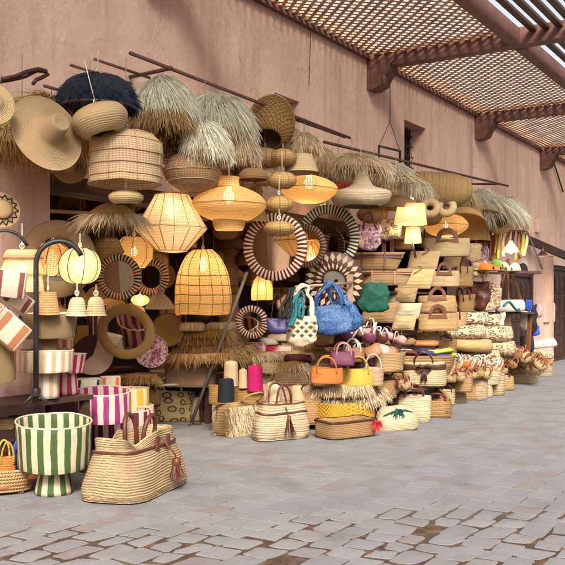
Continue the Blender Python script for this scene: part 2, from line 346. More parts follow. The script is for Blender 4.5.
# ------------------------------------------------------------------ mesh builders
class MB:
    def __init__(s): s.v = []; s.f = []; s.u = []
    def grid(s, rows, uv, closed=True, flip=False):
        """rows of equal length; uv(i,j) gives the coordinates of row i, column j"""
        o = len(s.v); n = len(rows[0])
        for r in rows: s.v.extend(r)
        for i in range(len(rows)-1):
            for j in range(n if closed else n-1):
                a, b = o+i*n+j, o+i*n+(j+1) % n
                c, d = b+n, a+n
                q, w = [a, b, c, d], [uv(i, j), uv(i, j+1), uv(i+1, j+1), uv(i+1, j)]
                if flip: q.reverse(); w.reverse()
                s.f.append(q); s.u.append(w)
    def poly(s, pts, uv=None, k=1.0):
        o = len(s.v); s.v.extend(pts); s.f.append(list(range(o, o+len(pts))))
        s.u.append(uv or [(p[0]*k+p[1]*.3*k, p[2]*k+p[1]*k) for p in pts])
    def box(s, x0, x1, y0, y1, z0, z1, T=None, us=1.0):
        P = [(x0, y0, z0), (x1, y0, z0), (x1, y1, z0), (x0, y1, z0), (x0, y0, z1), (x1, y0, z1), (x1, y1, z1), (x0, y1, z1)]
        for q in ((3, 2, 1, 0), (4, 5, 6, 7), (0, 1, 5, 4), (1, 2, 6, 5), (2, 3, 7, 6), (3, 0, 4, 7)):
            pts = [P[i] for i in q]
            ax = 0 if abs(pts[0][0]-pts[2][0]) > 1e-9 else 1
            ay = 2 if abs(pts[0][2]-pts[2][2]) > 1e-9 else 1
            uv = [(p[ax]*us, p[ay]) for p in pts]
            if T is not None: pts = [tuple(T @ Vector(p)) for p in pts]
            s.poly(pts, uv)
    def bar(s, a, b, w, h, up=(0, 0, 1)):
        a, b = Vector(a), Vector(b); d = b-a; L = d.length; d.normalize(); u = Vector(up)
        x = d.cross(u)
        if x.length < 1e-4: x = d.cross(Vector((0, 1, 0)))
        x.normalize(); z = x.cross(d)
        T = Matrix((( *x, ), ( *d, ), ( *z, ))).transposed().to_4x4(); T.translation = a
        s.box(-w/2, w/2, 0, L, -h/2, h/2, T)
    def tube(s, pts, r, n=6, closed=False, caps=True):
        pts = [Vector(p) for p in pts]; rows = []; L = 0; vs = []
        ref = Vector((.13, .31, .94))
        for i, p in enumerate(pts):
            if closed: t = pts[(i+1) % len(pts)] - pts[i-1]
            else: t = pts[min(i+1, len(pts)-1)] - pts[max(i-1, 0)]
            t.normalize(); a = t.cross(ref)
            if a.length < 1e-3: a = t.cross(Vector((1, 0, 0)))
            a.normalize(); b = t.cross(a)
            rr = r(i/(len(pts)-1)) if callable(r) else r
            rows.append([tuple(p + (a*math.cos(2*PI*k/n) + b*math.sin(2*PI*k/n))*rr) for k in range(n)])
            if i: L += (p-pts[i-1]).length
            vs.append(L)
        if closed: rows.append(rows[0]); vs.append(L)
        o = len(s.v); s.grid(rows, lambda i, j: (j/n*.03, vs[i]))
        if caps and not closed:
            s.f.append([o+k for k in range(n)][::-1]); s.u.append([(0, 0)]*n)
            e = o+(len(rows)-1)*n; s.f.append([e+k for k in range(n)]); s.u.append([(0, 0)]*n)
    def lathe(s, prof, n=40, us=None, sx=1.0, sy=1.0, jit=0.0, flip=False, z0=0.0, cx=0.0, cy=0.0):
        """prof: (radius, z) pairs bottom to top; u metres round (or us stripes), v metres along"""
        rows = []; vs = [0.0]; Rm = max(p[0] for p in prof)
        for i, (r, z) in enumerate(prof):
            if i: vs.append(vs[-1]+math.hypot(r-prof[i-1][0], z-prof[i-1][1]))
            rows.append([(cx+max(r, 1e-4)*sx*math.cos(2*PI*k/n)*(1+RND.uniform(-jit, jit)), cy+max(r, 1e-4)*sy*math.sin(2*PI*k/n)*(1+RND.uniform(-jit, jit)), z+z0) for k in range(n)])
        U = us if us else 2*PI*Rm
        s.grid(rows, lambda i, j: (j/n*U, vs[i]), flip=flip)
    def loft(s, secs, n=40, power=4.0, us=None, jit=0.0, base=True, flip=False):
        """secs: (z, rx, ry, cx, cy)"""
        rows = []; vs = [0.0]; Rm = max(q[1]+q[2] for q in secs)
        for i, q in enumerate(secs):
            z, rx, ry = q[:3]; cx, cy = (q[3], q[4]) if len(q) > 3 else (0, 0)
            if i: vs.append(vs[-1]+math.hypot(z-secs[i-1][0], rx-secs[i-1][1]))
            row = []
            for k in range(n):
                a = 2*PI*k/n; c, w = math.cos(a), math.sin(a)
                j = 1+RND.uniform(-jit, jit)
                row.append((cx+rx*j*math.copysign(abs(c)**(2/power), c), cy+ry*j*math.copysign(abs(w)**(2/power), w), z))
            rows.append(row)
        U = us if us else PI*Rm
        o = len(s.v); s.grid(rows, lambda i, j: (j/n*U, vs[i]), flip=flip)
        if base: s.f.append([o+k for k in range(n)][::-1]); s.u.append([(rows[0][k][0], rows[0][k][1]) for k in range(n)])
    def strand(s, p, d, L, droop, w, seg=3, tag=None):
        p = Vector(p); d = Vector(d).normalized(); t = RND.random() if tag is None else tag
        side = d.cross(Vector((RND.uniform(-1, 1), RND.uniform(-1, 1), RND.uniform(-.3, 1))))
        if side.length < .05: side = d.cross(Vector((1, .2, 0)))
        side.normalize(); o = len(s.v)
        bx, by = RND.uniform(-.2, .2), RND.uniform(-.2, .2)
        for i in range(seg+1):
            q = i/seg; c = p + d*L*q + Vector((bx*L*q*q, by*L*q*q, -droop*L*q*q)); ww = w*(1-.75*q*q)/2
            s.v.append(tuple(c-side*ww)); s.v.append(tuple(c+side*ww))
        for i in range(seg):
            a = o+2*i; s.f.append([a, a+1, a+3, a+2]); s.u.append([(t, i/seg), (t, i/seg), (t, (i+1)/seg), (t, (i+1)/seg)])
    def slab(s, pts, t, puff=0.0, inset=.06, us=1.0):
        """polygon in the local XZ plane (front towards -Y), thickness t, softly cushioned"""
        n = len(pts); cx = sum(p[0] for p in pts)/n; cz = sum(p[1] for p in pts)/n
        def ring(k, y): return [(cx+(x-cx)*k, y, cz+(z-cz)*k) for x, z in pts]
        rows = [ring(.02, t/2+puff), ring(.5, t/2+puff*.8), ring(1-inset, t/2), ring(1, t/2*.4), ring(1, -t/2*.4), ring(1-inset, -t/2), ring(.5, -t/2-puff*.8), ring(.02, -t/2-puff)]
        o = len(s.v)
        s.grid(rows, lambda i, j: (rows[i][j % n][0]*us, rows[i][j % n][2]))
    def wobble(s, amp, seed, freq=3.0):
        o = Vector((seed*7.13, seed*3.7, seed*5.31)); out = []
        for p in s.v:
            q = Vector(p); d = mnoise.noise_vector(q*freq+o)*amp + mnoise.noise_vector(q*freq*2.7-o)*amp*.45
            f = min(1.0, max(0.0, (q.z+.0)/.05)) if s.floor else 1.0
            out.append(tuple(q+Vector((d.x, d.y, d.z*.7*f))))
        s.v = out; return s
    floor = True
    def build(s, name, mat, parent=None, smooth=True, loc=None):
        me = bpy.data.meshes.new(name); me.from_pydata(s.v, [], s.f)
        ul = me.uv_layers.new(name='UVMap'); flat = [c for q in s.u for uv in q for c in uv]
        ul.data.foreach_set('uv', flat)
        me.materials.append(M[mat] if isinstance(mat, str) else mat)
        if smooth: me.polygons.foreach_set('use_smooth', [True]*len(me.polygons))
        me.update()
        o = bpy.data.objects.new(name, me); COL.objects.link(o)
        if parent: o.parent = parent
        if loc: o.location = loc
        return o

def tag(o, label, cat, group=None, kind=None):
    if label: o['label'] = label
    if cat: o['category'] = cat
    if group: o['group'] = group
    if kind: o['kind'] = kind
    return o
def thing(name, label, cat, loc, rz=0.0, group=None, rx=0.0, ry=0.0):
    o = bpy.data.objects.new(name, None); COL.objects.link(o); o.empty_display_size = .05
    o.location = loc; o.rotation_mode = 'XYZ'; o.rotation_euler = (rx, ry, rz)
    return tag(o, label, cat, group)
def solo(mb, name, mat, label, cat, loc=(0, 0, 0), rz=0.0, group=None, smooth=True, rx=0.0, ry=0.0):
    o = mb.build(name, mat, None, smooth); o.location = loc; o.rotation_euler = (rx, ry, rz)
    return tag(o, label, cat, group)
def struct(mb, name, mat, smooth=False):
    o = mb.build(name, mat, None, smooth); o['kind'] = 'structure'; return o
def dup(root, loc, rz=0.0, label=None, rx=0.0, ry=0.0, group=None, mat=None):
    r = root.copy(); COL.objects.link(r); r.location = loc; r.rotation_euler = (rx, ry, rz)
    if label: r['label'] = label
    if group: r['group'] = group
    for ch in list(root.children):
        c = ch.copy(); COL.objects.link(c); c.parent = r
        for g in ch.children:
            e = g.copy(); COL.objects.link(e); e.parent = c
    return r

# ------------------------------------------------------------------ ground
WY = 5.6                                     # plane of the street wall
mb = MB(); mb.poly([(-60, -60, -.005), (80, -60, -.005), (80, 60, -.005), (-60, 60, -.005)])
struct(mb, 'ground', 'dirt')
def wear(x, y):
    d = x*CT + y*ST; lat = x*ST - y*CT
    edge = 5.5 + (.45*lat if lat > 0 else .06*lat) + .35*mnoise.noise((x*.9, y*.9, .3)) + .25*mnoise.noise((x*2.3, y*2.3, 4.0))
    return max(0.0, min(1.0, (edge-d)/.35))
def pavers():
    mb = MB(); y = -3.2; row = 0
    while y < 9.2:
        dp = RND.uniform(.15, .20); x = 1.6 + RND.uniform(0, .2)
        while x < 25.5:
            w = RND.uniform(.17, .30)
            if y > 5.6 and not (5.0 < x < 15.6): x += w; continue
            wr = wear(x+w/2, y+dp/2); far = x > 14
            bow = .035*math.sin(x*.8+.7)+.02*math.sin(x*2.1)
            g = .0010 + .0085*wr*RND.uniform(.3, 1.6); jt = .005+.020*wr
            if wr > .5 and mnoise.noise((x*1.7, y*1.7, 9.1)) > .47: x += w; continue
            x0, x1, y0, y1 = x+g, x+w-g, y+g+bow, y+dp-g+bow
            zt = RND.uniform(-.0015, .0015)-.002*wr; tx, ty = RND.uniform(-.002, .002), RND.uniform(-.002, .002)
            P = []; cc = .045+.09*wr*RND.uniform(.3, 1)
            J = lambda: RND.uniform(-jt, jt)
            cs = [(x0+J(), y0+J()), (x1+J(), y0+J()), (x1+J(), y1+J()), (x0+J(), y1+J())]
            for k in range(4):
                a, b, c = cs[k-1], cs[k], cs[(k+1) % 4]
                P.append((b[0]+(a[0]-b[0])*cc, b[1]+(a[1]-b[1])*cc)); P.append((b[0]+(c[0]-b[0])*cc, b[1]+(c[1]-b[1])*cc))
            if x < 13:
                Q = []
                for k in range(8):
                    a, b = P[k], P[(k+1) % 8]; m_ = ((a[0]+b[0])/2, (a[1]+b[1])/2); e = .0015+.0055*wr
                    Q.append((a[0]+RND.uniform(-e, e), a[1]+RND.uniform(-e, e))); Q.append((m_[0]+RND.uniform(-e, e), m_[1]+RND.uniform(-e, e)))
                P = Q
            mx, my = (x0+x1)/2, (y0+y1)/2; t = (RND.random()*50, RND.random()*50)
            def R(k, z): return [(mx+(a-mx)*k, my+(b-my)*k, z+zt+(a-mx)*tx*4+(b-my)*ty*4) for a, b in P]
            o = len(mb.v); mb.v.extend(R(1, -.016)); mb.v.extend(R(.994, -.002)); mb.v.extend(R(.975-.03*wr, 0.0)); n = len(P)
            for q in range(2):
                for k in range(n):
                    mb.f.append([o+q*n+k, o+q*n+(k+1) % n, o+(q+1)*n+(k+1) % n, o+(q+1)*n+k]); mb.u.append([t]*4)
            if wr < .15: mb.f.append([o+2*n+k for k in range(n)]); mb.u.append([t]*n); x += w; continue
            mb.v.append((mx, my, zt+.004*wr))
            for k in range(n): mb.f.append([o+2*n+k, o+2*n+(k+1) % n, o+3*n]); mb.u.append([t]*3)
            x += w
        y += dp; row += 1
    return mb
struct(pavers(), 'paving', 'paving')

# ------------------------------------------------------------------ the earth wall with its openings
SX0, SX1, SZ = 5.24, 15.35, 2.47             # the shop front
SB = 8.7                                     # back of the shop
holes = [(SX0, SX1, 0, SZ), (8.75, 9.32, 3.10, 3.86), (12.45, 13.28, 3.46, 4.20), (17.1, 19.5, 0, 2.06), (20.35, 23.2, 0, 2.30)]
def wall_sheet():
    mb = MB(); xs = sorted({-6.0, 45.0, *[h[0] for h in holes], *[h[1] for h in holes]}); zs = sorted({-.016, 5.12, *[h[2] for h in holes], *[h[3] for h in holes]})
    xs2 = []
    for a, b in zip(xs, xs[1:]):
        n = max(1, int((b-a)/.8)); xs2 += [a+(b-a)*k/n for k in range(n)]
    xs2.append(xs[-1])
    for a, b in zip(xs2, xs2[1:]):
        for c, d in zip(zs, zs[1:]):
            mx, mz = (a+b)/2, (c+d)/2
            if any(h[0] < mx < h[1] and h[2] < mz < h[3] for h in holes): continue
            mb.poly([(a, WY, c), (b, WY, c), (b, WY, d), (a, WY, d)])
    for k, (a, b, c, d) in enumerate(holes):
        D = WY + (.45 if k == 0 else .34 if k < 3 else .2)
        mb.poly([(a, WY, c), (a, WY, d), (a, D, d), (a, D, c)]); mb.poly([(b, WY, d), (b, WY, c), (b, D, c), (b, D, d)])
        mb.poly([(a, WY, d), (b, WY, d), (b, D, d), (a, D, d)])
        if c > 0: mb.poly([(a, WY, c), (a, D, c), (b, D, c), (b, WY, c)])
        elif k > 0: pass
    return mb
w = wall_sheet().build('street_wall', 'plaster', None, False)
tag(w, 'tall pink earth plaster wall along the whole street behind the stall', 'wall')
# shop interior: back, sides, ceiling in dark wood
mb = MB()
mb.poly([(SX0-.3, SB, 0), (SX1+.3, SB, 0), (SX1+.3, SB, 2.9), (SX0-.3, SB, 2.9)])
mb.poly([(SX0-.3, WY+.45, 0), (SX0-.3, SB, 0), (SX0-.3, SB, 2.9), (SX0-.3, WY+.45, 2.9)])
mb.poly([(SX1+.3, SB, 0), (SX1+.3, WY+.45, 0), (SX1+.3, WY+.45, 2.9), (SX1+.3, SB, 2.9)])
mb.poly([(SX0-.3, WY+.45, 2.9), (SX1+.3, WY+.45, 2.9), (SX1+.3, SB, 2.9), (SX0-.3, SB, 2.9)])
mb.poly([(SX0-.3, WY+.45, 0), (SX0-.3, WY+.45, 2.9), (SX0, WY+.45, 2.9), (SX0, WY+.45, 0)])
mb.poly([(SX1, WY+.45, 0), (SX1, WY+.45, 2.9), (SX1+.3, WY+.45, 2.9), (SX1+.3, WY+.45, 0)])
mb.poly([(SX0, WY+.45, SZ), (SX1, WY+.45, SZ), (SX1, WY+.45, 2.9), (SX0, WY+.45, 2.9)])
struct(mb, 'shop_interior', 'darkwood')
for nm, z, lab in (('lintel', 2.40, 'dark wooden lintel across the top of the shop opening'), ('lintel', 2.12, 'pale thin batten crossing the dark gap under the lintel')):
    mb = MB()
    if z > 2.3: mb.box(SX0, SX1, WY+.02, WY+.3, 2.33, 2.468)
    else: mb.bar((SX0, WY+.3, 2.17), (SX0+2.6, WY+.3, 2.30), .03, .03)
    solo(mb, nm if z > 2.3 else 'batten', 'darkwood' if z > 2.3 else 'palewood', lab, 'beam', smooth=False)

def window(a, b, c, d, label):
    t = thing('barred_window', label, 'window', ((a+b)/2, WY+.3, c))
    w, h = b-a, d-c
    mb = MB(); mb.box(-w/2+.003, w/2-.003, .03, .05, .003, h-.003); mb.build('shutter', 'darkwood', t, False)
    mb = MB()
    for x in (-w/2+.03, w/2-.03): mb.box(x-.027, x+.027, -.03, .025, .004, h-.004)
    for z in (.03, h-.03): mb.box(-w/2+.058, w/2-.058, -.03, .025, z-.026, z+.026)
    mb.build('frame', 'darkwood', t, False)
    mb = MB()
    for k in range(5):
        x = -w/2+w*(k+1)/6; mb.tube([(x, -.08, .004), (x, -.08, h-.004)], .009)
    for k in range(4):
        z = h*(k+.7)/4.4; mb.tube([(-w/2+.004, -.085, z), (w/2-.004, -.085, z)], .008)
    for i in range(4):
        for k in range(5):
            x, z = -w/2+w*(k+1)/6, h*(i+1.1)/5
            mb.tube([(x+.045*math.cos(2*PI*q/12), -.09, z+.045*math.sin(2*PI*q/12)) for q in range(12)], .006, 5, closed=True)
    mb.build('iron_grille', 'iron', t)
window(*holes[1], 'small recessed window with red brown frame just above the straw shades')
window(*holes[2], 'small window with iron grille set deep in the wall below the trellis')

def door(x0, x1, z1, label, leaves=2):
    t = thing('panelled_door', label, 'door', ((x0+x1)/2, WY+.12, 0)); w = x1-x0
    mb = MB()
    for x in (-w/2+.05, w/2-.05): mb.box(x-.045, x+.045, -.06, .07, .002, z1-.003)
    mb.box(-w/2+.098, w/2-.098, -.06, .07, z1-.10, z1-.004); mb.build('frame', 'darkwood', t, False)
    lw = (w-.2)/leaves
    for k in range(leaves):
        a = -w/2+.1+k*lw+.004; b = a+lw-.008
        mb = MB(); mb.box(a, b, 0, .04, .01, z1-.105)
        for r in range(4):
            for c in range(2):
                xa = a+.07+c*(b-a-.10)/2; xb = xa+(b-a-.2)/2; za = .1+r*(z1-.25)/4; zb = za+(z1-.25)/4-.07
                mb.box(xa, xb, -.022, -.002, za, zb); mb.box(xa+.05, xb-.05, -.040, -.023, za+.05, zb-.05)
        l = mb.build('door_leaf', 'darkwood', t, False)
        mb = MB(); cx = (b-.06) if k == 0 else (a+.06)
        mb.tube([(cx+.035*math.cos(2*PI*q/14), -.055, 1.05+.035*math.sin(2*PI*q/14)) for q in range(14)], .008, 6, closed=True)
        mb.build('door_ring', 'iron', l)
door(17.1, 19.5, 2.06, 'dark panelled double door behind the hanging slippers and cushions', 3)
door(20.35, 23.2, 2.30, 'tall dark wooden door at the right edge of the wall', 3)
mb = MB(); mb.box(20.12, 20.34, 5.44, 5.597, .004, 2.45); mb.box(20.10, 20.36, 5.42, 5.597, 2.452, 2.53)
solo(mb, 'door_pillar', 'plaster', 'narrow plastered pillar beside the right hand door', 'pillar', smooth=False)
mb = MB(); p = at(546, 322, WY); q = at(546, 303, WY)
t = thing('meter_box', 'pale pink electricity meter box fixed low on the wall between two doors', 'meter box', (p.x, WY, p.z))
mb.box(-.24, .24, -.14, -.002, 0, q.z-p.z); mb.build('box', 'plaster', t, False)
mb = MB(); mb.box(-.20, .20, -.156, -.142, .03, q.z-p.z-.03); mb.build('lid', 'plaster', t, False)
mb = MB(); p = at(536, 226, WY)
mb.box(-.09, .09, -.1, -.002, -.14, .14)
solo(mb, 'junction_box', 'plaster', 'small pink junction box high on the wall above the awning', 'junction box', (p.x, WY, p.z), smooth=False)

# ------------------------------------------------------------------ trellis roof
PZ = 4.86
BX = [2.2, 6.5, 11.3, 15.7, 19.9, 24.2, 28.5]  # leftmost bay added out of view to keep sun off the upper wall
LY0 = 3.55
for k, x in enumerate(BX):
    name = k
    lab = {-1: 'red brown trellis beam high over the left end of the stall, out of frame', 0: 'red brown trellis beam over the big straw shades at the left', 1: 'nearest red brown beam crossing under the trellis at top right', 2: 'second red brown beam from the front under the trellis', 3: 'third red brown beam, above the right hand door end', 4: 'fourth red brown beam far down the street', 5: 'last red brown beam far down the street'}[k-1]
    t = thing('trellis_beam', lab, 'beam', (x, WY, PZ))
    mb = MB(); mb.box(-.10, .10, -3.25, -.004, -.16, .06); mb.build('beam', 'beamwood', t, False)
    mb = MB()
    prof = [(-.002, .06), (-.46, .06), (-.46, -.05), (-.40, -.12), (-.36, -.15), (-.33, -.25), (-.27, -.31), (-.22, -.42), (-.10, -.47), (-.002, -.47)]
    T = 0.135
    for sx in (-T, T):
        pts = [(sx, y, z) for y, z in prof]; mb.poly(pts if sx > 0 else pts[::-1])
    n = len(prof)
    for i in range(n):
        a, b = prof[i], prof[(i+1) % n]; mb.poly([(-T, a[0], a[1]), (T, a[0], a[1]), (T, b[0], b[1]), (-T, b[0], b[1])])
    mb.build('corbel', 'beamwood', t, False)
for k in range(len(BX)-1):
    x0, x1 = BX[k]+.10, BX[k+1]-.10
    labs = ['diagonal wooden lattice panel out of frame at the far left', 'diagonal wooden lattice panel over the left of the stall', 'diagonal wooden lattice panel between the first and second beams', 'diagonal wooden lattice panel between the second and third beams', 'diagonal wooden lattice panel beyond the third beam', 'diagonal wooden lattice panel at the far end']
    t = thing('lattice_panel', labs[k], 'lattice', (0, 0, PZ))
    mb = MB(); mb.box(x0+.002, x1-.002, LY0-.13, LY0, -.17, .04); mb.build('edge_beam', 'beamwood', t, False)
    mb = MB(); mb.box(x0+.002, x1-.002, WY-.07, WY-.004, -.05, .04); mb.build('wall_plate', 'beamwood', t, False)
    pitch = .108*math.sqrt(2)
    for s, zz, nm in ((1, .0, 'slats'), (-1, .006, 'slats')):
        mb = MB(); c = (x0 - s*WY if s > 0 else x0 + LY0) - 4
        a, b = LY0+.001, WY-.072
        while c < x1 + 8:
            # line x = c + s*y, clipped to the panel
            ya, yb = (x0+.003-c)/s, (x1-.003-c)/s
            lo, hi = max(a, min(ya, yb)), min(b, max(ya, yb))
            if hi-lo > .05: mb.bar((c+s*lo, lo, zz), (c+s*hi, hi, zz), .046, .005)
            c += pitch
        mb.build(nm, 'slatwood', t, False)
    t2 = thing('slat_panel', ['open sun slats out of frame at the far left', 'open sun slats beyond the lattice at the left', 'open sun slats, dark boards against the white sky at top right', 'open sun slats, second bay, dark boards against the sky', 'open sun slats beyond the third beam', 'open sun slats at the far end'][k], 'slats', (0, 0, PZ))
    mb = MB(); y = LY0-.30
    while y > 2.45:
        mb.box(x0+.004, x1-.004, y-.042, y+.042, -.02, .02); y -= .165
    mb.build('boards', 'darkwood', t2, False)

# awning beam at the right, cables, rods
a, b = at(519, 236, 5.55), at(585, 264, 4.9)
mb = MB(); mb.bar(a.loc, b.loc, .09, .16); solo(mb, 'awning_beam', 'darkwood', 'dark sloping awning beam above the right hand doors', 'beam', smooth=False)
mb = MB(); p = at(545, 246, 5.2); q = at(543, 256, 5.2)
mb.tube([p.loc, (q.x, q.y, q.z+.02)], .02)
t = thing('wall_spotlight', 'small cool white spot lamp hanging under the dark awning beam', 'lamp', q.loc)
mb = MB(); mb.lathe([(.03, .12), (.09, .03), (.095, 0)], 16); mb.tube([(0, 0, .1), (0, 0, p.z-q.z)], .012); mb.build('housing', 'rust', t)
mb = MB(); mb.lathe([(0, .012), (.06, .012), (.085, .012)], 16); mb.build('lens', 'spot', t)
def cable(pts, label, r=.007, mat='cable'):
    mb = MB(); mb.tube(pts, r, 5); solo(mb, 'cable', mat, label, 'cable')
c0 = at(390, 84, 5.3); c1 = at(390, 122, 5.3); e0, e1 = at(379, 146, 4.9), at(400, 151, 4.9); e2, e3 = at(379, 170, 4.9), at(400, 170, 4.9)
cable([c0.loc, c1.loc], 'thin cable dropping from the nearest corbel to a wire triangle')
cable([c1.loc, e0.loc], 'left wire of the triangle under the nearest corbel', .005)
cable([c1.loc, e1.loc], 'right wire of the triangle under the nearest corbel', .005)
t = thing('hanging_bracket', 'open square iron bracket hung from a wire triangle above the shades', 'bracket', e2.loc)
L0 = Vector(e2.loc)
mb = MB(); mb.tube([tuple(Vector(p.loc)-L0) for p in (e2, e0, e1, e3)], .016); mb.build('iron_bar', 'iron', t)
p = at(472, 122, 5.55); q = at(472, 184, 5.55); cable([p.loc, q.loc], 'thin cable running down the wall under the second corbel')
p = at(553, 160, 5.55); q = at(563, 192, 5.55); cable([p.loc, q.loc], 'dark cable down the wall at the far right', .02)
p = at(311, 25, 5.585); q = at(309, 85, 5.585); cable([p.loc, q.loc], 'fine vertical crack wire on the upper wall', .004)
m0 = at(384, 82, 5.1); mb = MB(); mb.tube([(m0.x, m0.y, m0.z+.28), (m0.x, m0.y, m0.z)], .01); mb.lathe([(.01, 0), (.03, .03), (.045, .10), (.02, .14)], 14, z0=m0.z-.05, cx=m0.x, cy=m0.y)
solo(mb, 'pulley', 'rust', 'small dark pulley hanging under the nearest corbel', 'pulley')

RZ = at(130, 53, 4.7).z
def rod(a, b, label, r=.014, mat='rust'):
    mb = MB(); mb.tube([a, b], r, 7); solo(mb, 'hanging_rod', mat, label, 'rod')
A0, A1 = at(130, 53, 4.7), at(350, 138, 4.69)
rod(A0.loc, A1.loc, 'long thin iron rod slanting above the white raffia shades', .016)
B0, B1 = at(324, 142, 4.9), at(508, 186, 4.9); rod(B0.loc, B1.loc, 'long thin iron rod above the far straw shades', .018)
p, q = at(130, 77, WY), at(171, 68, 4.66); rod(p.loc, q.loc, 'iron bracket arm reaching from the wall above the navy shade', .018)
p, q = at(70, 65, 5.05), at(132, 84, 4.8); rod(p.loc, q.loc, 'lower of two short rods left of the navy shade', .012)
p, q = at(94, 59, 5.0), at(150, 78, 4.8); rod(p.loc, q.loc, 'upper of two short rods left of the navy shade', .012)
p, q = at(294, 119, WY), at(345, 137, 4.75); rod(p.loc, q.loc, 'iron arm from the small window to the long rod', .018)
p, q = at(470, 184, WY), at(497, 184, 4.9); rod(p.loc, q.loc, 'iron arm holding the far end of the long rod', .018)
# iron hanging grid set back over the goods
for yy, lab in ((5.15, 'back iron rod close to the wall carrying the upper shades'), (4.98, 'middle iron rod among the upper shades')):
    mb = MB(); mb.tube([(4.6, yy, 2.98 if yy < 5.1 else 2.72), (14.5, yy, 2.98 if yy < 5.1 else 2.72)], .012, 6)
    solo(mb, 'hanging_rod', 'rust', lab, 'rod')

# ------------------------------------------------------------------ builders of goods
def arc(w, h, n=14, y=0.0, lean=0.0, z=0.0, cx=0.0, leg=0.0):
    P = [(cx-w/2, y, z-leg)] if leg else []
    for k in range(n+1):
        t = PI*k/n; P.append((cx-w/2*math.cos(t), y+lean*math.sin(t), z+h*math.sin(t)))
    if leg: P.append((cx+w/2, y, z-leg))
    return P
def coil_secs(prof, rows, amp, per=4):
    """resample (z, rx, ry) sections into coils that bulge"""
    out = []; n = rows*per
    for i in range(n+1):
        q = i/n*(len(prof)-1); k = min(int(q), len(prof)-2); f = q-k
        a, b = prof[k], prof[k+1]; z, rx, ry = (a[j]+(b[j]-a[j])*f for j in range(3))
        bulge = amp*(abs(math.sin(PI*i/per))**.6 - .6)
        out.append((z, rx+bulge, ry+bulge))
    return out
def bulb_in(t, z, e, r=.035, col=(1, .74, .45)):
    mb = MB(); mb.lathe([(.004, -r*1.25), (r*.6, -r*.95), (r, -r*.1), (r*.85, r*.7), (r*.45, r*1.3), (r*.42, r*1.9)], 14, z0=z)
    mb.build('bulb', 'bulb', t)
    l = bpy.data.lights.new('bulb_light', 'POINT'); l.energy = e*1.05; l.color = col; l.shadow_soft_size = r*1.2
    o = bpy.data.objects.new('bulb_light', l); COL.objects.link(o); o.parent = t; o.location = (0, 0, z-r*1.4)
    return o
P_UFO = [(.30, 0), (.62, .12), (.88, .30), (1, .50), (.90, .70), (.62, .88), (.28, 1)]
P_OVAL = [(.25, 0), (.62, .10), (.88, .27), (1, .50), (.88, .73), (.62, .90), (.22, 1)]
P_DIAM = [(.42, 0), (1, .40), (.96, .44), (.48, 1)]
P_BELL = [(.86, 0), (1.0, .02), (1.0, .30), (.94, .52), (.80, .74), (.58, .90), (.34, 1)]
P_DRUM = [(1.0, 0), (1.01, .12), (.98, .30), (1.0, .34), (.98, .52), (1.0, .56), (.97, .75), (.94, .80), (.72, .93), (.40, 1)]
P_DOME = [(1, 0), (.98, .25), (.90, .55), (.72, .80), (.45, .95), (.05, 1)]
P_GLOBE = [(.30, 0), (.60, .06), (.86, .20), (1, .46), (.93, .70), (.70, .90), (.36, 1)]
P_PAGODA = [(.98, 0), (.92, .22), (.86, .38), (1.02, .40), (.84, .62), (.72, .78), (.86, .80), (.66, 1)]
P_TRUNC = [(1, 0), (.72, 1)]
def smoothp(prof, k=3):
    if len(prof) < 4: return prof
    out = []
    for i in range(len(prof)-1):
        p0, p1, p2, p3 = prof[max(i-1, 0)], prof[i], prof[i+1], prof[min(i+2, len(prof)-1)]
        for q in range(k):
            t = q/k
            out.append(tuple(.5*(2*p1[j]+(p2[j]-p0[j])*t+(2*p0[j]-5*p1[j]+4*p2[j]-p3[j])*t*t+(3*p1[j]-p0[j]-3*p2[j]+p3[j])*t**3) for j in (0, 1)))
    out.append(prof[-1]); return out
ROOF = lambda p: (SZ-.06 if p.y > WY else RZ-.05)
def pendant(name, px, yt, yb, w, Y, prof, mat, label, cat='lamp shade', ribs=0, hoops=(), lit=0, cord=None, smooth=True, rib_mat='wire', group=None, rx=0, ry=0, top=None, bulb_z=.5, br=.035):
    p = at(px, yb, Y); R, H = w*p.m/2, (yb-yt)*p.m
    t = thing(name, label, cat, p.loc, RND.uniform(0, 6), group, rx, ry)
    pr = smoothp(prof) if smooth else prof
    sd = RND.uniform(1, 60); am = min(.022, R*.075)
    mb = MB(); mb.floor = False; pts = [(a*R, b*H) for a, b in pr]; mb.lathe(pts, 44, jit=.006); mb.wobble(am, sd, 2.5); mb.build('shade', mat, t)
    if ribs or hoops:
        mb = MB()
        for k in range(ribs):
            a = 2*PI*k/ribs; mb.tube([((r+.003)*math.cos(a), (r+.003)*math.sin(a), z) for r, z in pts], .0035, 4)
        for h in hoops:
            for i in range(len(pts)-1):
                if pts[i][1] <= h*H <= pts[i+1][1] or (h == 0 and i == 0):
                    f = (h*H-pts[i][1])/max(1e-6, pts[i+1][1]-pts[i][1]); r = pts[i][0]+(pts[i+1][0]-pts[i][0])*f+.004
                    mb.tube([(r*math.cos(2*PI*k/36), r*math.sin(2*PI*k/36), h*H) for k in range(36)], .0045, 4, closed=True); break
        mb.floor = False; mb.wobble(am, sd, 2.5); mb.build('wire_frame', rib_mat, t)
    zc = (cord if cord is not None else max(.1, ROOF(p)-p.z-H))
    if zc > 0:
        mb = MB(); mb.tube([(0, 0, H*.98), (0, 0, H+zc)], .004, 5)
        mb.tube([(.016*math.cos(q), 0, H+.03+.02*math.sin(q)) for q in [2*PI*k/10 for k in range(10)]], .0045, 4, closed=True)
        mb.build('cord', 'rope' if zc < .4 else 'cord', t)
    if lit: bulb_in(t, H*bulb_z, lit, br)
    return t
